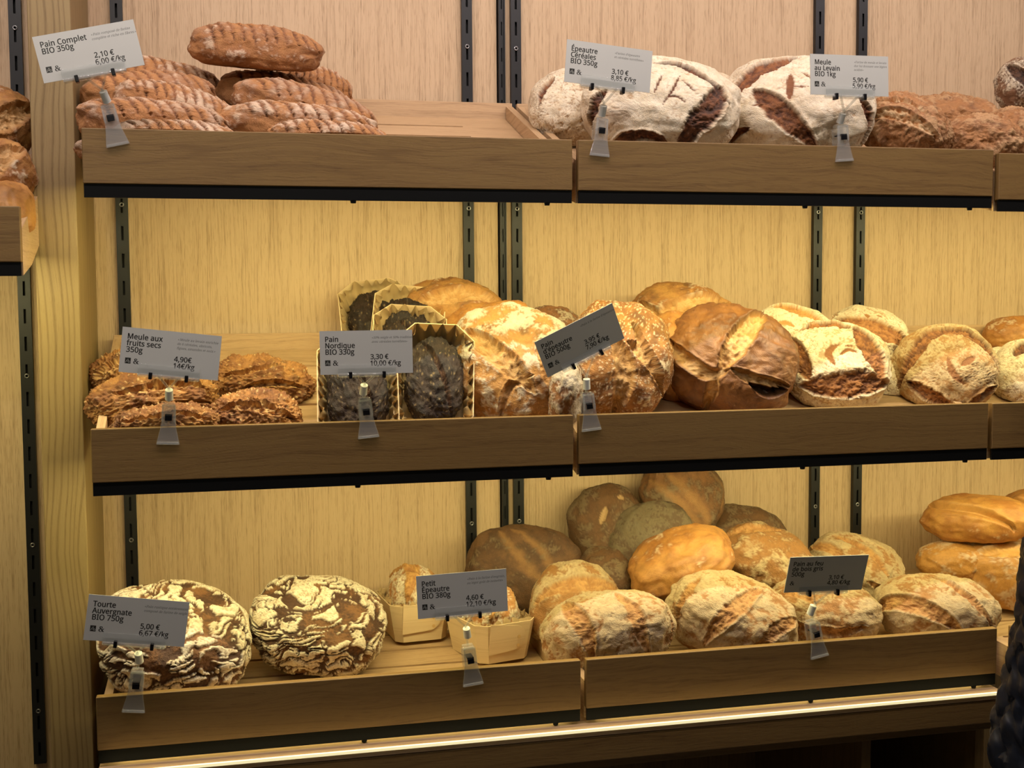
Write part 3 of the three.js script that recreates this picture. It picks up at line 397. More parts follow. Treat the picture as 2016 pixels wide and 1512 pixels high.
Object.assign(KIND, {
  meuleA: { ...KIND.meule, crack: 70, crackW: 1.0 }, meuleB: { ...KIND.meule, n: 202, fT: -0.5, crackW: 0.7, tear: [[0.065, 0.026, 0.013], [0.20, 0.074, 0.027]] }, meuleC: KIND.meule, meuleD: { ...KIND.meule, n: 202, fT: -0.5, crackW: 0.7 },
  meuleE: { ...KIND.meule, tear: [C.orange, C.gold] }, meuleF: { ...KIND.meule, n: 194, tear: [[0.20, 0.072, 0.022], [0.40, 0.165, 0.046]] },
  meuleG: { ...KIND.meule, tear: [[0.26, 0.10, 0.03], [0.46, 0.21, 0.065]] }, meuleH: { ...KIND.meule, n: 176, A: [0.42, 0.225, 0.075], B: [0.30, 0.145, 0.042], fT: -0.10, flour: [0.62, 0.48, 0.28], tear: [[0.16, 0.060, 0.020], [0.38, 0.16, 0.046]] },
  darkmeule: { ...KIND.meule, A: [0.30, 0.16, 0.08], B: C.dark, fT: 0.05, fMax: 0.7, tear: [C.char, C.dark] },
  darkcrust: { ...KIND.spelt, A: C.brown, B: C.dark, fT: 0.2, fMax: 0.4 }, floury: { ...KIND.spelt, A: C.brown, B: C.dark, fT: -0.10, fMax: 0.85, flour: [0.62, 0.56, 0.48] },
  speltA: { ...KIND.spelt, n: 185, fT: 0.08, fMax: 0.9, flour: [0.72, 0.66, 0.55], A: [0.52, 0.265, 0.075], B: [0.33, 0.145, 0.045] },
  speltB: { ...KIND.spelt, n: 176, fT: 0.42, fMax: 0.8, A: [0.46, 0.215, 0.058], B: [0.25, 0.098, 0.028], speck: 0.7 },
  speltC: { ...KIND.spelt, n: 185, fT: 0.75, fMax: 0.5, A: [0.30, 0.130, 0.040], B: [0.185, 0.075, 0.027], char: 0.5, shiny: 1 },
  underA: { ...KIND.under, n: 126, fT: 0.35 }, underB: KIND.under, underC: { ...KIND.under, n: 126, fT: -0.12, fMax: 0.7, flour: [0.23, 0.19, 0.115], A: [0.13, 0.085, 0.045] }, underD: { ...KIND.under, A: [0.24, 0.115, 0.042], n: 118 },
  grisA: KIND.gris, grisB: { ...KIND.gris, n: 167, fT: -0.20 }, grisC: { ...KIND.gris, fT: 0.15 }, grisD: { ...KIND.gris, n: 167, fT: -0.20 }, grisE: KIND.gris, grisF: { ...KIND.gris, fT: -0.15 }, grisG: { ...KIND.gris, n: 151, fT: -0.18, tear: [[0.42, 0.19, 0.06], [0.58, 0.33, 0.12]], depth: 0.006 },
  bunflour: { ...KIND.bun, fT: 0.10, fMax: 0.75, flour: [0.72, 0.58, 0.42] },
});
function batardSlashes(rnd) {
  const out = [], k = 10 + Math.floor(rnd() * 2), slant = 0.16 + rnd() * 0.08;
  for (let i = 0; i < k; i++) { const u = -0.78 + 1.56 * i / (k - 1) + (rnd() - 0.5) * 0.03; out.push([0.026 + rnd() * 0.010, 0, [[u - slant, 0.70 + rnd() * 0.2], [u - slant * 0.4, 0.2], [u + slant * 0.4, -0.30], [u + slant, -0.80 - rnd() * 0.15]]]); }
  return out;
}
function smoothLine(pts) {
  if (pts.length < 3) return pts;
  const c = new THREE.CatmullRomCurve3(pts.map((p) => new THREE.Vector3(p[0], p[1], 0)));
  return c.getPoints(pts.length * 4).map((p) => [p.x, p.y]);
}
// a loaf: a dense closed skin over a superellipsoid, displaced by folds, tears, cracks and seeds; colours follow the same features
function loafGeometry(kindName, a, b, c, seed, slashIn, contact, low = 1) {
  const K = KIND[kindName], rnd = rng(seed * 7919 + 13), O = [rnd() * 90, rnd() * 90, rnd() * 90];
  const n = K.n, long = kindName === 'batard';
  const slashes = (long ? batardSlashes(rnd) : slashIn).map(([w, kind, pts]) => { const L = smoothLine(pts); return { w, kind, L }; });
  const P = new Float32Array(n * n * 3), Cc = new Float32Array(n * n * 3), UV = new Float32Array(n * n * 2), idx = [];
  // the mesh is finest on the side of the loaf turned up and out of the tray
  const pole = new THREE.Vector3(0, 0.75, 0.66).normalize(), q = new THREE.Quaternion().setFromUnitVectors(new THREE.Vector3(0, 0, 1), pole), d = new THREE.Vector3();
  const e = long ? 2.45 : 2.3, flour = K.flour ?? C.flour;
  for (let j = 0; j < n; j++) for (let i = 0; i < n; i++) {
    const s = 2 * i / (n - 1) - 1, t = 2 * j / (n - 1) - 1;
    let r, ph;
    if (s === 0 && t === 0) { r = 0; ph = 0; } else if (Math.abs(s) > Math.abs(t)) { r = Math.abs(s); ph = (Math.PI / 4) * (t / s) + (s < 0 ? Math.PI : 0); } else { r = Math.abs(t); ph = Math.PI / 2 - (Math.PI / 4) * (s / t) + (t < 0 ? Math.PI : 0); }
    const th = r < 0.84 ? r / 0.84 * 1.95 : 1.95 + (r - 0.84) / 0.16 * (Math.PI - 1.95);
    d.set(Math.sin(th) * Math.cos(ph), Math.sin(th) * Math.sin(ph), Math.cos(th)).applyQuaternion(q);
    const k = 1 / Math.pow(Math.abs(d.x) ** e + Math.abs(d.y) ** e + Math.abs(d.z) ** e, 1 / e);
    const bb = d.y < 0 ? b * low : b;
    let x = a * d.x * k, y = bb * d.y * k, z = c * d.z * k;
    if (long) { const tp = 1 - 0.06 * Math.pow(Math.abs(x / a), 3); y *= tp; z *= tp; }
    if (y < -bb * 0.72) y = -bb * 0.72 - (-bb * 0.72 - y) * 0.25;          // flat base
    // gentle lopsidedness
    const lop = 1 + 0.045 * n3(d.x * 1.3 + O[0], d.y * 1.3 + O[1], d.z * 1.3 + O[2]) + 0.02 * n3(d.x * 3 + O[1], d.y * 3 + O[2], d.z * 3);
    x *= lop; y *= lop; z *= lop;
    const nx = x / (a * a), ny = y / (bb * bb), nz = z / (c * c), nl = Math.hypot(nx, ny, nz) || 1;
    const px = x + O[0], py = y + O[1], pz = z + O[2];
    const lo = fbm(px * 14, py * 14, pz * 14, 3), mi = fbm(px * 46, py * 46, pz * 46, 3), hi = n3(px * 170, py * 170, pz * 170), vh = n3(px * 380, py * 380, pz * 380);
    let u, v;
    if (long) { u = x / a; v = Math.atan2(-z / c, y / bb) / (Math.PI / 2); } else { const tt = Math.acos(clamp(d.y, -1, 1)) / (Math.PI / 2), sl = Math.hypot(d.x, d.z) || 1e-9; u = tt * d.x / sl; v = -tt * d.z / sl; }
    let disp = 0, col;
    if (kindName === 'tourte') {
      // plates of flour pulled apart in a swirl
      const rho = Math.hypot(u, v), an = Math.atan2(v, u) + 1.5 * rho + 0.25 * n3(u * 1.7 + O[0], v * 1.7, O[1]);
      const su = rho * Math.cos(an) + 0.10 * n3(u * 3 + O[2], v * 3, 1), sv = rho * Math.sin(an) + 0.10 * n3(u * 3, v * 3 + O[0], 5);
      const W1 = worley(su * 3.4 + O[0] + 0.10 * mi, sv * 2.0 + O[1] + 0.10 * mi, d.y * 0.7 + O[2]), W2 = worley(su * 7 + O[1] + 0.06 * mi, sv * 3.0 + O[2] + 0.06 * mi, 1), W3 = worley(su * 15 + O[1] + 0.3 * hi, sv * 12 + O[0] + 0.3 * hi, 1);
      const g1 = W1[1] - W1[0], g2 = W2[1] - W2[0], g3 = W3[1] - W3[0], wob = 0.022 * mi + 0.010 * hi;
      const w1 = 0.095 + 0.04 * Math.max(-0.6, lo), w2 = 0.15 * ss(-0.3, 0.4, n3(u * 2.2 + O[2], v * 2.2, O[0]) + 0.15) + 0.02;
      const c1 = 1 - ss(w1 * 0.75, w1, g1 + wob), c2 = 1 - ss(w2 * 0.7, w2, g2 + wob), c3 = (1 - ss(0.015, 0.07, g3 + 0.02 * hi)) * 0.6;
      const cr = Math.max(c1, c2);
      disp = -0.0036 * cr - 0.0005 * c3 + 0.0003 * hi * (1 - cr) + 0.0003 * mi + 0.002 * lo + 0.0008 * hi * cr;
      const fl = mix(mix(C.flour, C.cream, ss(-0.3, 0.5, mi)), C.tan, 0.30 * ss(0.1, 0.7, -hi + mi));
      const ck = mix([0.075, 0.032, 0.013], [0.215, 0.098, 0.034], ss(-0.25, 0.55, lo + hi * 0.3 + 0.2 * mi));
      col = mix(mix(fl, [0.30, 0.17, 0.07], c3), ck, ss(0.3, 0.6, cr));
    } else {
      disp = K.bump * (lo * 1.4 + mi * 0.9 + hi * 0.22);
      if (K.rough) { const W = worley(px * 95, py * 95, pz * 95); disp += K.rough * (0.0032 * (0.5 - W[0]) + 0.0016 * hi); }
      col = mix(K.A, K.B, ss(-0.45, 0.5, lo * 0.9 + mi * 0.5));
      if (K.char) col = mix(col, C.dark, K.char * ss(0.15, 0.6, fbm(px * 19 + 7, py * 19, pz * 19, 3)));
      let f = ss(K.fT - 0.16, K.fT + 0.16, lo * 0.65 + mi * 0.45 + hi * 0.22) * K.fMax;
      if (K.speck) f = Math.max(f, K.speck * ss(0.42, 0.65, hi + 0.35 * mi));
      if (K.crack) {
        const W = worley(px * K.crack + 0.5 * mi, py * K.crack + 0.5 * hi, pz * K.crack), line = (1 - ss(0.02, 0.11, W[1] - W[0] + 0.04 * hi)) * ss(-0.25, 0.35, lo + 0.1) * K.crackW;
        f *= 1 - 0.8 * Math.min(1, line); disp -= 0.0014 * Math.min(1.2, line);
      }
      // tears and cuts
      let best = 9, bs = null, bt = 0, side = 0;
      for (const S of slashes) {
        const L = S.L; let len = L.length - 1;
        for (let m = 0; m < len; m++) {
          const ax = L[m][0], ay = L[m][1], ex = L[m + 1][0] - ax, ey = L[m + 1][1] - ay, q2 = ex * ex + ey * ey || 1e-9;
          const h = clamp(((u - ax) * ex + (v - ay) * ey) / q2, 0, 1), dx = u - ax - ex * h, dy = v - ay - ey * h, T = (m + h) / len;
          const ww = S.w * Math.max(0.10, Math.pow(Math.sin(Math.PI * clamp(T, 0.01, 0.99)), 0.55)), D = Math.hypot(dx, dy) / ww;
          if (D < best) { best = D; bs = S; bt = T; side = Math.sign(ex * dy - ey * dx); }
        }
      }
      const floured = long ? [0.15, 1, 0.25, 0.95, 0.75, 1, 0.35, 0.8, 0.45, 1, 1, 0.6][(seed - 1) % 12] : 0;
      if (bs && best < 2.2) {
        const rag = best + (long ? 0.06 * mi : 0.16 * mi + 0.07 * hi), ins = 1 - ss(0.82, 1.06, rag);
        if (bs.kind === 1) { const kk = (1 - ss(0.0, 1.7, best + 0.5 * mi + 0.25 * hi)) * 0.7; col = mix(col, K.tear[0], kk); f *= 1 - kk * 0.7; disp -= 0.0008 * kk; }
        else if (bs.kind === 3) { const kk = 1 - ss(0, 2.1, best); disp += (side > 0 ? 0.004 : 0) * ss(0.9, 0, Math.abs(best - 1)) - 0.015 * kk * kk; col = mix(col, K.tear[1], 0.55 * kk); f *= 1 - kk; }
        else {
          const mark = bs.kind === 2, dep = bs.kind === 4 ? 0.022 : mark ? 0.0022 : K.depth;
          const strand = n3(bt * 7 + O[0], best * 2.5 * side + O[1], seed) * 0.45 + hi * 0.35 + mi * 0.9;
          disp += ins * (-dep * (0.55 + 0.45 * (1 - Math.min(1, best * best))) + (mark ? 0 : long ? 0.0006 * strand : 0.0026 * strand)) ;
          if (!mark) { const lip = Math.exp(-Math.pow((rag - 1.12) / 0.20, 2)); disp += lip * (side > 0 ? 0.0030 : 0.0012) * (long ? 0.3 : 1); if (!long) col = mix(col, mix(K.B, C.dark, 0.3), lip * 0.28); if (side > 0) f *= 1 - 0.25 * lip; }
          let tc = mix(K.tear[0], K.tear[1], mark ? 0.6 : ss(-0.5, 0.5, strand));
          if (bs.kind === 4) tc = mix([0.06, 0.03, 0.012], C.brown, 0.4 * ss(0, 0.5, strand));
          f *= 1 - ins; col = mix(col, tc, ins);
        }
      }
      if (long) {
        // each cut lifts a scale that overlaps the next; flour stays on the scales
        const tears = bs ? 1 - ss(0.8, 1.3, best) : 0, sc = bs && Math.abs(v) < 1 ? side * Math.min(best, 3.5) / 3.5 : 0;
        disp += 0.0013 * (sc > 0 ? 1 - sc : -0.2) * (bs && best < 3.5 ? 1 : 0) * (1 - tears);
        f = Math.max(f, 0.92 * floured * ss(0.05, 0.45, 0.35 + lo * 0.5 + 0.35 * mi + 0.12 * hi - Math.abs(v + 0.15) * 0.45)) * (1 - tears);
      }
      col = mix(col, mix(flour, [flour[0] * 0.90, flour[1] * 0.85, flour[2] * 0.77], ss(-0.4, 0.5, mi + 0.3 * hi)), f);
      if (K.seeds) {
        const W = worley(px * 210, py * 210, pz * 210);
        if (W[2] > 0.62) { const kk = 1 - ss(0.22, 0.42, W[0]); disp += 0.0016 * kk * K.seeds; col = mix(col, W[2] > 0.86 ? C.dark : [0.70, 0.50, 0.24], kk * 0.9 * K.seeds); }
      }
    }
    const sp = 1 + 0.07 * vh + 0.05 * hi;
    const o = (j * n + i) * 3;
    P[o] = x + disp * nx / nl; P[o + 1] = y + disp * ny / nl; P[o + 2] = z + disp * nz / nl;
    Cc[o] = clamp(col[0] * sp, 0, 1); Cc[o + 1] = clamp(col[1] * sp, 0, 1); Cc[o + 2] = clamp(col[2] * sp, 0, 1);
    UV[(j * n + i) * 2] = s * a * 1.9; UV[(j * n + i) * 2 + 1] = t * c * 1.9;
    if (contact) contact(P, o);
  }
  for (let j = 0; j < n - 1; j++) for (let i = 0; i < n - 1; i++) {
    const A = j * n + i, B = A + 1, D = A + n, E = D + 1;
    if ((i < n / 2) === (j < n / 2)) idx.push(A, B, E, A, E, D); else idx.push(A, B, D, B, E, D);
  }
  const g = new THREE.BufferGeometry();
  g.setAttribute('position', new THREE.BufferAttribute(P, 3)); g.setAttribute('color', new THREE.BufferAttribute(Cc, 3)); g.setAttribute('uv', new THREE.BufferAttribute(UV, 2));
  g.setIndex(idx); g.computeVertexNormals(); return g;
}
// where the trays' floors, fronts and the wall stop a loaf
const FLOORS = { T: [TOP - 0.0600, 0.4355, 0.380], M: [MID - 0.0600, 0.4355, 0.395], B: [LOW - 0.0675, 0.4735, 0.080], L: [TOP - 0.1755, 0.4355, 0.380] };
function placeLoaf(m, key, x, y, z, yaw, roll, tilt) {
  m.position.set(x, y, z);
  m.quaternion.setFromAxisAngle(new THREE.Vector3(0, 1, 0), yaw * deg)
    .multiply(new THREE.Quaternion().setFromAxisAngle(new THREE.Vector3(0, 0, 1), roll * deg))
    .multiply(new THREE.Quaternion().setFromAxisAngle(new THREE.Vector3(1, 0, 0), tilt * deg));
  m.updateMatrix();
}
function contactFor(m, tray) {
  const [y0, zf, slope] = FLOORS[tray], inv = m.matrix.clone().invert(), v = new THREE.Vector3();
  return (P, o) => {
    v.set(P[o], P[o + 1], P[o + 2]).applyMatrix4(m.matrix); let hit = false;
    if (v.z < 0.0305) { v.z = 0.0305; hit = true; }
    if (v.z > zf - 0.001 && v.y < y0 + 0.062) { v.z = zf - 0.001; hit = true; }
    const fy = y0 + (zf - v.z) * slope; if (v.y < fy) { v.y = fy; hit = true; }
    if (hit) { v.applyMatrix4(inv); P[o] = v.x; P[o + 1] = v.y; P[o + 2] = v.z; }
  };
}
LOAVES.forEach(([key, kind, x, y, z, a, b, c, yaw, roll, tilt, tr, label, slashes], i) => {
  const [name, category, group] = KINDS[key], K = KIND[kind];
  const m = shadowed(new THREE.Mesh(new THREE.BufferGeometry(), K.shiny ? M.crustShiny : K.smooth ? M.crustSmooth : M.crust));
  placeLoaf(m, key, x, y, z, yaw, roll, tilt);
  const [y0, zf, slope] = FLOORS[tr], floorY = y0 + (zf - z) * slope, gap = (y - b) - floorY;
  const low = gap > 0 && gap < 0.035 ? 1 + gap / b / 0.78 : 1;
  m.geometry = loafGeometry(kind, a, b, c, i + 1, slashes, contactFor(m, tr), low);
  m.name = numbered(name); m.userData = { label, category, group }; scene.add(m);
});

// ---------------------------------------------------------------- veneer baskets
const veneerTex = wood(512, 512, 0.25, 0.25, [0.72, 0.56, 0.33], [0.52, 0.36, 0.18], { seed: 70, ring: 40, ringAmp: 0.22, sharp: 2, fiber: 0.16, broad: 0.12, pore: 0.12, warp: 1 });
M.veneer = mat({ ...veneerTex, bumpScale: 0.0001, roughness: 0.6, side: THREE.DoubleSide });
M.paper = mat({ color: new THREE.Color().setRGB(0.56, 0.40, 0.20), roughness: 0.7, side: THREE.DoubleSide });
M.rivet = mat({ color: new THREE.Color().setRGB(0.52, 0.34, 0.14), roughness: 0.6 });
const V3 = (x, y, z) => new THREE.Vector3(x, y, z);
// slab between four corners (bottom a,b top c,d), t thick towards the inside
function slab(a, b, c, d, t) {
  const n = new THREE.Vector3().subVectors(b, a).cross(new THREE.Vector3().subVectors(d, a)).normalize().multiplyScalar(-t);
  const A = [a, b, c, d], B = A.map((p) => p.clone().add(n)), pos = [], uv = [];
  const quad = (p, q, r, s) => { for (const k of [p, q, r, p, r, s]) { pos.push(k.x, k.y, k.z); uv.push(k.x + k.z * 0.9 + 0.5, k.y + 0.5); } };
  quad(A[0], A[1], A[2], A[3]); quad(B[3], B[2], B[1], B[0]);
  for (let i = 0; i < 4; i++) { const j = (i + 1) % 4; quad(A[j], A[i], B[i], B[j]); }
  const g = new THREE.BufferGeometry(); g.setAttribute('position', new THREE.Float32BufferAttribute(pos, 3)); g.setAttribute('uv', new THREE.Float32BufferAttribute(uv, 2)); g.computeVertexNormals(); return g;
}
function octagon(w, l, ch, y) { return [V3(-w + ch, y, l), V3(w - ch, y, l), V3(w, y, l - ch), V3(w, y, -l + ch), V3(w - ch, y, -l), V3(-w + ch, y, -l), V3(-w, y, -l + ch), V3(-w, y, l - ch)]; }
function basket(label, group, w, l, h, place, seed, flap = true, ch = 0.030) {
  const g = thing('veneer_basket', label, 'basket', [0, 0, 0], group); place(g);
  const lo = octagon(w * 0.80, l * 0.84, ch * 0.75, 0), up = octagon(w, l, ch, h), t = 0.0016;
  for (let i = 0; i < 8; i++) { const j = (i + 1) % 8; part(i % 2 ? 'corner_panel' : 'side_panel', slab(lo[i], lo[j], up[j], up[i], t), M.veneer, g); }
  const s = new THREE.Shape(lo.map((p) => new THREE.Vector2(p.x, -p.z)));
  part('base', new THREE.ExtrudeGeometry(s, { depth: 0.0018, bevelEnabled: false }).rotateX(-Math.PI / 2), M.veneer, g);
  if (flap) {
    // folded tongue with a round end riveted on the front panel
    const f = new THREE.Shape(), fw = w * 1.42, fh = h * 0.66; f.moveTo(-w + 0.021, 0); f.lineTo(w * 0.16, 0.004); f.absarc(w * 0.16, fh / 2 + 0.004, fh / 2, -Math.PI / 2, Math.PI / 2); f.lineTo(-w + 0.021, fh + 0.012); f.closePath();
    const lean = Math.atan2(l - l * 0.84, h);
    const tongue = part('tongue', new THREE.ExtrudeGeometry(f, { depth: 0.0012, bevelEnabled: false, curveSegments: 16 }).translate(0, h * 0.24, 0.0006).rotateX(lean).translate(0, 0, l * 0.84 + 0.0016), M.veneer, g);
    for (const y of [0.30, 0.72]) { const r = part('rivet', cyl(0.003, 0.003, 0.0012, 14).rotateX(Math.PI / 2), M.rivet, tongue); r.position.set(w * 0.32, h * (0.24 + 0.55 * y), l * 0.84 + Math.sin(lean) * h * (0.24 + 0.55 * y) + 0.0034); }
  }
  // crinkled paper liner standing a little above the rim
  const pos = [], uv = [], idx = [], N = 220, rr = rng(seed), per = up.map((p) => p.clone()), lens = per.map((p, i) => p.distanceTo(per[(i + 1) % 8])), tot = lens.reduce((x, y) => x + y, 0);
  for (let i = 0; i <= N; i++) {
    let d = (i % N) / N * tot, k = 0; while (d > lens[k]) { d -= lens[k]; k = (k + 1) % 8; }
    const p = per[k].clone().lerp(per[(k + 1) % 8], d / lens[k]), wv = Math.sin(i / N * Math.PI * 2 * 26 + 2 * n2(i * 0.05, seed)) , inn = 0.90 + 0.035 * wv;
    const yTop = h + 0.002 + 0.0035 * Math.sin(i / N * Math.PI * 2 * 26 + 1.2) + 0.004 * n2(i * 0.11, seed + 4);
    pos.push(p.x * inn * 0.88, h * 0.35, p.z * inn * 0.90, p.x * (inn + 0.01), yTop - 0.012, p.z * (inn + 0.02), p.x * (inn + 0.04 * wv), yTop, p.z * (inn + 0.03 * wv)); for (let m = 0; m < 3; m++) uv.push(i / 20, m / 2);
    if (i < N) for (let m = 0; m < 2; m++) { const a = i * 3 + m; idx.push(a, a + 3, a + 1, a + 1, a + 3, a + 4); }
  }
  const lg = new THREE.BufferGeometry(); lg.setAttribute('position', new THREE.Float32BufferAttribute(pos, 3)); lg.setAttribute('uv', new THREE.Float32BufferAttribute(uv, 2)); lg.setIndex(idx); lg.computeVertexNormals();
  part('paper_liner', lg, M.paper, g);
  return g;
}
const DARK = [
  // centre, yaw, roll, tilt
  [0.410, 1.316, 0.345, -5, 0, 66, 'frontmost left veneer basket under the nordic price card', 'dark loaf in the front left basket, half hidden by the price card'],
  [0.540, 1.331, 0.330, -8, -3, 64, 'front right veneer basket next to the large floured spelt loaf', 'dark loaf fully seen in the front right basket'],
  [0.515, 1.372, 0.205, -8, -4, 46, 'veneer basket lying behind the two front baskets', 'dark loaf in the basket just behind the two front ones'],
  [0.523, 1.410, 0.140, -8, -6, 44, 'upper veneer basket with a wavy paper edge over dark bread', 'dark loaf under wavy paper in the upper basket'],
  [0.475, 1.424, 0.080, -6, 6, 42, 'rearmost veneer basket at the top of the basket stack', 'dark loaf in the rearmost basket against the wall'],
];
DARK.forEach(([x, y, z, yaw, roll, tilt, lb, ll], i) => {
  const put = (dx, dy) => (o) => { placeLoaf(o, '', x, y, z, yaw, roll, tilt); o.translateY(dy); o.updateMatrix(); };
  basket(lb, 'veneer baskets of dark bread', 0.066, 0.098, 0.058, put(0, -0.028), 30 + i, i === -1);
  const m = shadowed(new THREE.Mesh(new THREE.BufferGeometry(), M.crust)); put(0, 0.006)(m);
  m.geometry = loafGeometry('dark', 0.049, 0.034, 0.078, 200 + i, [[0.05, 0, [[-0.5, 0.8], [0.1, 0.1], [0.5, -0.7]]]], null);
  m.name = numbered('dark_rye_loaf'); m.userData = { label: ll, category: 'bread', group: 'dark loaves in baskets' }; scene.add(m);
});
// the two baskets of small spelt loaves
for (const [x, z, yaw, lb, ll, sd] of [[0.532, 0.115, 6, 'wooden basket of spelt bread at the back of the bottom left tray', 'small spelt loaf with an orange tear in the rear wooden basket', 3], [0.650, 0.245, 16, 'front wooden basket with riveted tongue at the tray joint', 'small flour-cracked spelt loaf in the front wooden basket', 8]]) {
  const fy = LOW - 0.0675 + (0.4735 - z) * 0.080;
  basket(lb, 'veneer baskets on the bottom tray', 0.060, 0.076, 0.070, (o) => { o.position.set(x, fy + 0.001, z); o.rotation.y = yaw * deg; }, 50 + sd, true, 0.017);
  const m = shadowed(new THREE.Mesh(new THREE.BufferGeometry(), M.crust)); m.position.set(x, fy + 0.066, z); m.rotation.y = yaw * deg;
  m.geometry = loafGeometry('petit', 0.047, 0.058, 0.062, 210 + sd, [[0.20, 0, [[-0.55, 0.5], [-0.1, 0.1], [-0.12, -0.35], [-0.5, -0.8]]], [0.08, 0, [[0.3, 0.6], [0.45, 0], [0.3, -0.7]]]], null);
  m.name = numbered('small_spelt_loaf'); m.userData = { label: ll, category: 'bread', group: 'small spelt loaves in wooden baskets' }; scene.add(m);
}

// ---------------------------------------------------------------- price cards and their clips
function cardTexture(title, quote, p1, p2, bio) {
  const cv = document.createElement('canvas'); cv.width = 1024; cv.height = 480; const c = cv.getContext('2d');
  c.fillStyle = '#bdbeb7'; c.fillRect(0, 0, 1024, 480);
  c.fillStyle = '#14130f';
  c.strokeStyle = '#14130f'; c.lineWidth = 3.2; c.lineJoin = 'round';
  const ink = (t, x, y) => { c.fillText(t, x, y); c.strokeText(t, x, y); };
  c.font = '78px sans-serif'; title.forEach((t, i) => ink(t, 54, 120 + i * 70));
  c.font = '74px sans-serif'; ink(p1, 552, 318); ink(p2, 546, 390);
  c.fillStyle = '#4b4a45'; c.save(); c.transform(1, 0, -0.22, 1, 0, 0); c.font = '34px serif'; quote.forEach((t, i) => c.fillText(t, 590 + i * 9, 92 + i * 46)); c.restore();
  let x = 54; const y = 322;
  if (bio) { c.fillStyle = '#23231f'; c.fillRect(x, y, 58, 62); c.strokeStyle = '#a9aaa3'; c.lineWidth = 4; c.beginPath(); c.moveTo(x + 6, y + 54); c.quadraticCurveTo(x + 20, y + 18, x + 32, y + 14); c.lineTo(x + 34, y + 50); c.moveTo(x + 16, y + 38); c.lineTo(x + 34, y + 36); c.stroke(); c.beginPath(); c.arc(x + 42, y + 42, 9, 0, 7); c.stroke(); x += 82; }
  c.fillStyle = '#14130f'; c.font = 'bold 78px serif'; c.fillText('&', x, y + 60);
  const t = new THREE.CanvasTexture(cv); t.colorSpace = THREE.SRGBColorSpace; t.magFilter = THREE.LinearFilter; t.anisotropy = 8; return t;
}
M.card = mat({ color: new THREE.Color().setRGB(0.50, 0.51, 0.48), roughness: 0.42 });
function bar(a, b, w, t) { // a bevelled bar between two points
  const d = new THREE.Vector3().subVectors(b, a), g = new RoundedBoxGeometry(w, d.length(), t, 2, Math.min(w, t) * 0.3);
  g.applyQuaternion(new THREE.Quaternion().setFromUnitVectors(V3(0, 1, 0), d.clone().normalize())); const m = a.clone().add(b).multiplyScalar(0.5); return g.translate(m.x, m.y, m.z);
}
function jawShape(pts) { const s = new THREE.Shape(); pts.forEach(([w, y], i) => (i ? s.lineTo(w, y) : s.moveTo(w, y))); [...pts].reverse().forEach(([w, y]) => s.lineTo(-w, y)); s.closePath(); return s; }
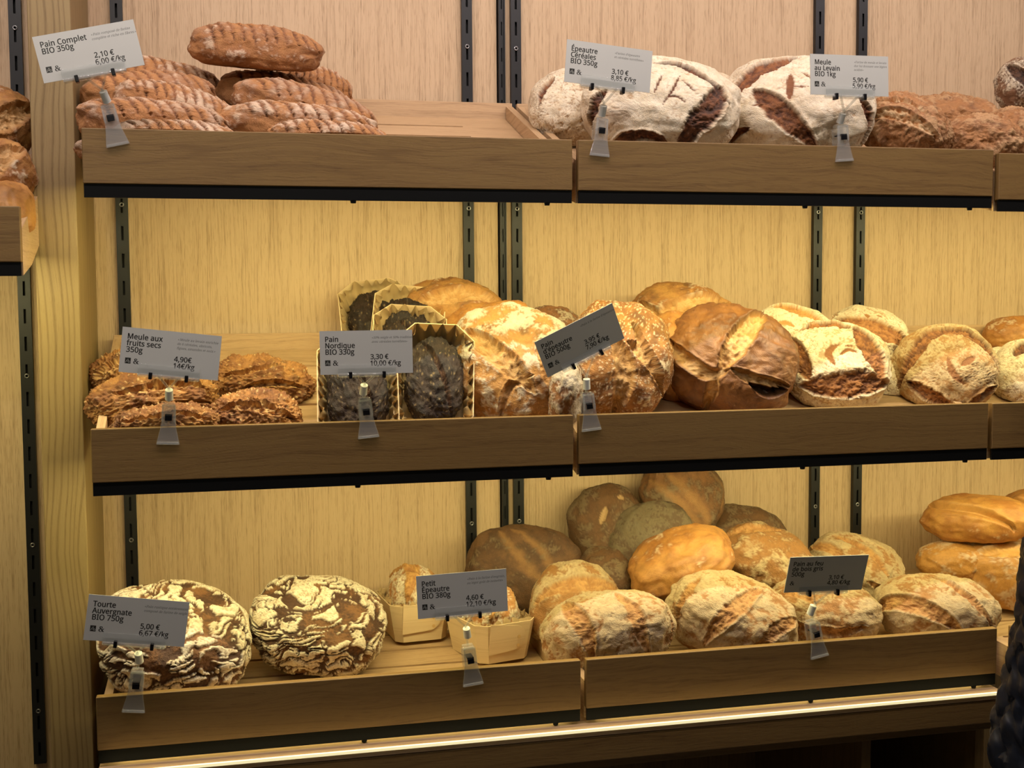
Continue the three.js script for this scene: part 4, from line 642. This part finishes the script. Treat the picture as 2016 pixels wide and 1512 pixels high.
CARDS.forEach(([tr, title, quote, p1, p2, bio, cx, cy, cz, roll, w, h, ex, ey, ez, jx, jy, label, clipLabel]) => {
  const CW = 0.1435, CH = 0.0672, nod = Math.acos(clamp(h / CH, 0, 1)), lean = nod > 0.3 ? 0.31 : nod;
  const front = mat({ map: cardTexture(title, quote, p1, p2, bio), roughness: 0.42 });
  const m = single('price_card', label, 'price card', new THREE.BoxGeometry(CW, CH, 0.0012), [M.card, M.card, M.card, M.card, front, M.card], [cx, cy, cz], 'price cards on the trays');
  m.rotation.order = 'ZXY'; m.rotation.set(lean > 0.3 ? lean : -0.04, 0, roll * deg);
  // clip: group at the tray edge
  const g = thing('sign_clip', clipLabel, 'clip', [ex, ey, ez - 0.007], 'clear plastic sign clips');
  const tilt = Math.atan2(-(jx - ex), jy - ey), rz = (q) => q.rotateZ(tilt);
  const fj = jawShape([[0.0165, -0.026], [0.0158, -0.0225], [0.0115, -0.004], [0.0098, 0.008], [0.0105, 0.012], [0.0095, 0.034]]);
  const ext = { depth: 0.0022, bevelEnabled: true, bevelSize: 0.0005, bevelThickness: 0.0005, bevelSegments: 1 };
  part('front_jaw', rz(merge([new THREE.ExtrudeGeometry(fj, ext).translate(0, 0, 0.0080), new RoundedBoxGeometry(0.032, 0.004, 0.005, 2, 0.001).translate(0, -0.0245, 0.0105), bar(V3(-0.0085, 0.008, 0.0105), V3(-0.0082, 0.034, 0.0105), 0.0025, 0.004), bar(V3(0.0085, 0.008, 0.0105), V3(0.0082, 0.034, 0.0105), 0.0025, 0.004)])), M.clear, g);
  part('rear_jaw', rz(merge([new THREE.ExtrudeGeometry(jawShape([[0.0105, -0.010], [0.0098, 0.008], [0.0095, 0.030]]), ext).translate(0, 0, -0.0105), new RoundedBoxGeometry(0.017, 0.006, 0.017, 2, 0.001).translate(0, 0.034, 0)])), M.clear, g);
  part('spring', rz(merge([new RoundedBoxGeometry(0.0105, 0.0085, 0.0022, 2, 0.0006).translate(0, 0.014, 0.0128), box(0.0105, 0.002, 0.024, 0, 0.0185, 0.001)])), M.band, g);
  const J = V3(jx - ex, jy - ey, 0.007), base = V3(0, 0.037, 0).applyAxisAngle(V3(0, 0, 1), tilt);
  const cr = roll * deg, up = V3(-Math.sin(cr), Math.cos(cr), 0), rt = V3(Math.cos(cr), Math.sin(cr), 0), Cc = V3(cx - ex, cy - ey, cz - ez + 0.007);
  const B = Cc.clone().addScaledVector(up, -CH / 2 * Math.cos(lean) + 0.001); B.z += lean > 0.3 ? -CH / 2 * Math.sin(lean) : CH / 2 * 0.04;
  part('stem', bar(base, J.clone().lerp(B, 0.32), 0.0042, 0.0042), M.clear, g);
  { const dir = B.clone().sub(base).normalize(), jm = part('joint', new THREE.CylinderGeometry(0.0058, 0.0062, 0.017, 20).applyQuaternion(new THREE.Quaternion().setFromUnitVectors(V3(0, 1, 0), dir)), M.frosted, g); jm.position.copy(J); }
  const F = J.clone().lerp(B, 0.30);
  part('fork', merge([bar(F, B.clone().addScaledVector(rt, -0.017), 0.0034, 0.004), bar(F, B.clone().addScaledVector(rt, 0.017), 0.0034, 0.004)]), M.clear, g);
  const turn = (q, x, y, z) => q.translate(x, y, z).rotateZ(cr).translate(B.x, B.y, B.z);
  part('grip_bar', merge([turn(new RoundedBoxGeometry(0.090, 0.0062, 0.0095, 3, 0.0024), 0, -0.0035, 0), turn(new RoundedBoxGeometry(0.090, 0.0175, 0.0014, 2, 0.0004), 0, 0.0045, 0.0028), turn(new RoundedBoxGeometry(0.090, 0.013, 0.0014, 2, 0.0004), 0, 0.0030, -0.0028)]), M.clear, g);
  for (const s of [-1, 1]) part('band', turn(new RoundedBoxGeometry(0.0052, 0.0105, 0.0125, 2, 0.001), s * 0.026, -0.0035, 0), M.band, g);
});

// ---------------------------------------------------------------- flour and crumbs on the tray floors
{
  const spots = [['T', 0.800, 0.150, 0.030, 0.055, 260, 'white flour dust on the top right tray beside the cracked round'], ['B', 0.560, 0.385, 0.040, 0.016, 150, 'flour dust on the bottom left tray between the rye round and the clip'], ['B', 0.700, 0.405, 0.035, 0.018, 170, 'flour dust in front of the riveted wooden basket'], ['B', 0.300, 0.400, 0.22, 0.03, 60, 'scattered crumbs on the floor of the bottom left tray']];
  const geo = new THREE.IcosahedronGeometry(0.0009, 0).scale(1, 0.5, 1), fm = mat({ color: new THREE.Color().setRGB(0.80, 0.72, 0.58), roughness: 0.95 }), cm = mat({ color: new THREE.Color().setRGB(0.25, 0.12, 0.04), roughness: 0.9 });
  spots.forEach(([t, x, z, sx, sz, n, label], k) => {
    const m = shadowed(new THREE.InstancedMesh(geo, k === 3 ? cm : fm, n)), r = rng(900 + k), [y0, zf, sl] = FLOORS[t], mt = new THREE.Matrix4(), ga = () => (r() + r() + r() - 1.5) / 1.5;
    for (let i = 0; i < n; i++) { const dx = ga() * sx, zz = clamp(z + ga() * sz, 0.05, zf - 0.006), s = 0.6 + r() * 1.6; mt.makeScale(s, s, s).setPosition(x + dx, y0 - 0.0012 + (zf - zz) * sl + 0.0003, zz); m.setMatrixAt(i, mt); }
    m.name = numbered(k === 3 ? 'bread_crumbs' : 'flour_dust'); m.userData = { label, category: k === 3 ? 'crumbs' : 'flour', kind: 'stuff' }; scene.add(m);
  });
}

// ---------------------------------------------------------------- the person at the right edge
// tapered capsules joined with a smooth minimum and meshed; bones: [ax,ay,az, bx,by,bz, ra, rb]
function capsule(px, py, pz, B) {
  const bx = B[3] - B[0], by = B[4] - B[1], bz = B[5] - B[2], ax = px - B[0], ay = py - B[1], az = pz - B[2];
  const h = clamp((ax * bx + ay * by + az * bz) / (bx * bx + by * by + bz * bz + 1e-9), 0, 1), s = B[8] ?? 1;
  return Math.hypot(ax - bx * h, ay - by * h, (az - bz * h) * s) - (B[6] + (B[7] - B[6]) * h);
}
function flesh(bones, cell, blend, bend, after) {
  let lo = [9, 9, 9], hi = [-9, -9, -9];
  for (const B of bones) for (let k = 0; k < 3; k++) { const r = Math.max(B[6], B[7]) + 4 * cell; lo[k] = Math.min(lo[k], B[k] - r, B[k + 3] - r); hi[k] = Math.max(hi[k], B[k] + r, B[k + 3] + r); }
  const size = Math.max(hi[0] - lo[0], hi[1] - lo[1], hi[2] - lo[2]), res = Math.ceil(size / cell), half = size / 2, c = [0, 1, 2].map((k) => (lo[k] + hi[k]) / 2);
  const mc = new MarchingCubes(res, M.black, false, false, 160000); mc.isolation = 0;
  for (let z = 0; z < res; z++) for (let y = 0; y < res; y++) for (let x = 0; x < res; x++) {
    const X = c[0] + (2 * x / res - 1) * half, Y = c[1] + (2 * y / res - 1) * half, Z = c[2] + (2 * z / res - 1) * half;
    let d = 1;
    if (X > lo[0] - 0.02 && X < hi[0] + 0.02 && Z > lo[2] - 0.02 && Z < hi[2] + 0.02 && Y > lo[1] - 0.02 && Y < hi[1] + 0.02) for (const B of bones) { const e = capsule(X, Y, Z, B), h = Math.max(blend - Math.abs(d - e), 0) / blend; d = Math.min(d, e) - h * h * blend * 0.25; }
    if (bend) d = bend(d, X, Y, Z);
    mc.field[x + y * res + z * res * res] = -d;
  }
  mc.update();
  const n = mc.count ?? mc.geometry.drawRange.count, P = mc.positionArray.slice(0, n * 3);
  for (let i = 0; i < n; i++) for (let k = 0; k < 3; k++) P[i * 3 + k] = P[i * 3 + k] * half + c[k];
  let g = new THREE.BufferGeometry(); g.setAttribute('position', new THREE.BufferAttribute(P, 3));
  g = mergeVertices(g, 1e-4); g.computeVertexNormals();
  if (after) { after(g); g.computeVertexNormals(); }
  return g;
}
{
  const g = thing('person', 'person in a dark navy quilted jacket at the right picture edge', 'person', [1.512, 0, 0.97]);
  g.rotation.y = 0.1;
  const skin = mat({ color: new THREE.Color().setRGB(0.52, 0.32, 0.23), roughness: 0.55 });
  const cloth = mat({ color: new THREE.Color().setRGB(0.012, 0.016, 0.028), roughness: 0.38 });
  const denim = mat({ color: new THREE.Color().setRGB(0.020, 0.022, 0.030), roughness: 0.85 });
  const hairM = mat({ color: new THREE.Color().setRGB(0.035, 0.020, 0.012), roughness: 0.6 });
  const shoeM = mat({ color: new THREE.Color().setRGB(0.02, 0.018, 0.017), roughness: 0.5 });
  // the body faces the shelves (-z); arms hang with bent elbows, hands together in front
  const hands = [-1, 1].flatMap((s) => {
    const out = [[s * 0.262, 0.86, -0.02, s * 0.262, 0.80, -0.03, 0.030, 0.027], [s * 0.262, 0.80, -0.05, s * 0.260, 0.735, -0.055, 0.022, 0.026], [s * 0.262, 0.80, -0.012, s * 0.260, 0.735, -0.012, 0.022, 0.024]];
    [[-0.075, 0.066], [-0.053, 0.076], [-0.031, 0.071], [-0.010, 0.056]].forEach(([o, len]) => { const k = [s * 0.258, 0.728, o], m = [s * 0.250, 0.728 - len * 0.55, o - 0.003]; out.push([...k, ...m, 0.0092, 0.0088], [...m, s * 0.236, m[1] - len * 0.40, o - 0.004, 0.0088, 0.0075]); });
    out.push([s * 0.252, 0.785, -0.072, s * 0.238, 0.745, -0.098, 0.0125, 0.0105], [s * 0.238, 0.745, -0.098, s * 0.230, 0.715, -0.100, 0.0105, 0.0088]);
    return out;
  });
  const trunk = [[0, 0.95, 0, 0, 1.10, 0, 0.135, 0.125], [0, 1.10, 0, 0, 1.34, 0, 0.125, 0.135], [-0.13, 1.38, 0, 0.13, 1.38, 0, 0.075, 0.075], [0, 1.36, 0, 0, 1.50, -0.01, 0.060, 0.052],
    [-0.085, 0.92, 0, -0.095, 0.50, 0, 0.085, 0.055], [-0.095, 0.50, 0, -0.095, 0.09, 0.01, 0.055, 0.038], [0.085, 0.92, 0, 0.095, 0.50, 0, 0.085, 0.055], [0.095, 0.50, 0, 0.095, 0.09, 0.01, 0.055, 0.038],
    [-0.19, 1.37, 0, -0.245, 1.11, 0.02, 0.055, 0.040], [-0.245, 1.11, 0.02, -0.262, 0.85, -0.02, 0.040, 0.030], [0.19, 1.37, 0, 0.245, 1.11, 0.02, 0.055, 0.040], [0.245, 1.11, 0.02, 0.262, 0.85, -0.02, 0.040, 0.030]];
  const head = [[0, 1.60, -0.005, 0, 1.655, 0.005, 0.078, 0.090], [0, 1.545, -0.035, 0, 1.60, -0.03, 0.050, 0.068], [0, 1.50, -0.01, 0, 1.56, 0, 0.050, 0.052], [0, 1.615, -0.100, 0, 1.585, -0.122, 0.008, 0.013], [-0.022, 1.545, -0.088, 0.022, 1.545, -0.088, 0.0085, 0.0085], [-0.088, 1.605, 0.012, -0.090, 1.580, 0.010, 0.014, 0.010], [0.088, 1.605, 0.012, 0.090, 1.580, 0.010, 0.014, 0.010], [-0.045, 1.635, -0.086, -0.02, 1.638, -0.094, 0.007, 0.007], [0.045, 1.635, -0.086, 0.02, 1.638, -0.094, 0.007, 0.007]];
  const body = mergeGeometries([flesh(trunk, 0.014, 0.05), flesh(head, 0.006, 0.02), flesh(hands, 0.0055, 0.008)]);
  part('body', body, skin, g);
  for (const s of [-1, 1]) { const e = part('eye', new THREE.SphereGeometry(0.0115, 16, 12), mat({ color: new THREE.Color().setRGB(0.10, 0.07, 0.05), roughness: 0.2 }), g); e.position.set(s * 0.032, 1.618, -0.080); }
  part('hair', flesh([[0, 1.64, 0.012, 0, 1.675, 0.015, 0.088, 0.090], [0, 1.60, 0.045, 0, 1.50, 0.075, 0.072, 0.060], [-0.075, 1.62, 0.03, -0.078, 1.52, 0.04, 0.030, 0.022], [0.075, 1.62, 0.03, 0.078, 1.52, 0.04, 0.030, 0.022]], 0.009, 0.03, (d, X, Y, Z) => Math.max(d, -(Z + 0.055 + (Y - 1.66) * 0.35))), hairM, g);
  // padded jacket with diamond quilting, a raised collar and a ribbed hem
  const quilt = (geo) => {
    const p = geo.attributes.position, n = geo.attributes.normal;
    for (let i = 0; i < p.count; i++) {
      const x = p.getX(i), y = p.getY(i), z = p.getZ(i);
      if (y < 0.868) { const r = 0.0022 * Math.sin(Math.atan2(z, x) * 90); p.setXYZ(i, x + n.getX(i) * r, y, z + n.getZ(i) * r); continue; }
      const arm = Math.abs(x) > 0.235, an = arm ? Math.atan2(z, x - Math.sign(x) * 0.26) * 0.075 : Math.atan2(z * 1.2, x) * 0.20, q = 0.044;
      const f = (t) => Math.abs(((t / q) % 1 + 1) % 1 - 0.5) * 2, e = Math.min(1 - f(an + y * 0.75), 1 - f(an - y * 0.75)), puff = Math.pow(clamp(e * 1.6, 0, 1), 0.5);
      const r = -0.009 + 0.012 * puff + 0.003 * n3(x * 26, y * 26, z * 26);
      p.setXYZ(i, x + n.getX(i) * r, y + n.getY(i) * r, z + n.getZ(i) * r);
    }
  };
  part('jacket', flesh([[0, 0.90, 0, 0, 1.02, 0, 0.205, 0.180, 1.15], [0, 1.02, 0, 0, 1.30, 0, 0.180, 0.185, 1.15], [-0.12, 1.37, 0, 0.12, 1.37, 0, 0.105, 0.105], [0, 1.42, 0, 0, 1.48, 0, 0.085, 0.080],
    [-0.185, 1.36, 0, -0.248, 1.11, 0.02, 0.088, 0.066], [-0.248, 1.11, 0.02, -0.268, 0.87, -0.015, 0.066, 0.070], [0.185, 1.36, 0, 0.248, 1.11, 0.02, 0.088, 0.066], [0.248, 1.11, 0.02, 0.268, 0.87, -0.015, 0.066, 0.070]],
  0.0075, 0.035, (d, X, Y, Z) => Math.max(d, 0.835 - Y, Y - 1.505, -(d + 0.014) - (Y < 0.87 || Y > 1.47 ? 0 : 9)), quilt), cloth, g);
  part('trousers', flesh([[-0.05, 0.94, 0, 0.05, 0.94, 0, 0.145, 0.145], [-0.088, 0.90, 0, -0.098, 0.50, 0, 0.100, 0.072], [-0.098, 0.50, 0, -0.098, 0.11, 0.01, 0.072, 0.062], [0.088, 0.90, 0, 0.098, 0.50, 0, 0.100, 0.072], [0.098, 0.50, 0, 0.098, 0.11, 0.01, 0.072, 0.062]], 0.012, 0.03, (d, X, Y) => Math.max(d, 0.075 - Y)), denim, g);
  for (const s of [-1, 1]) part('shoe', flesh([[s * 0.098, 0.048, 0.045, s * 0.105, 0.042, -0.13, 0.046, 0.042], [s * 0.098, 0.06, 0.03, s * 0.098, 0.10, 0.02, 0.045, 0.045]], 0.007, 0.03, (d, X, Y) => Math.max(d, 0.003 - Y)), shoeM, g);
}

renderer.render(scene, camera);
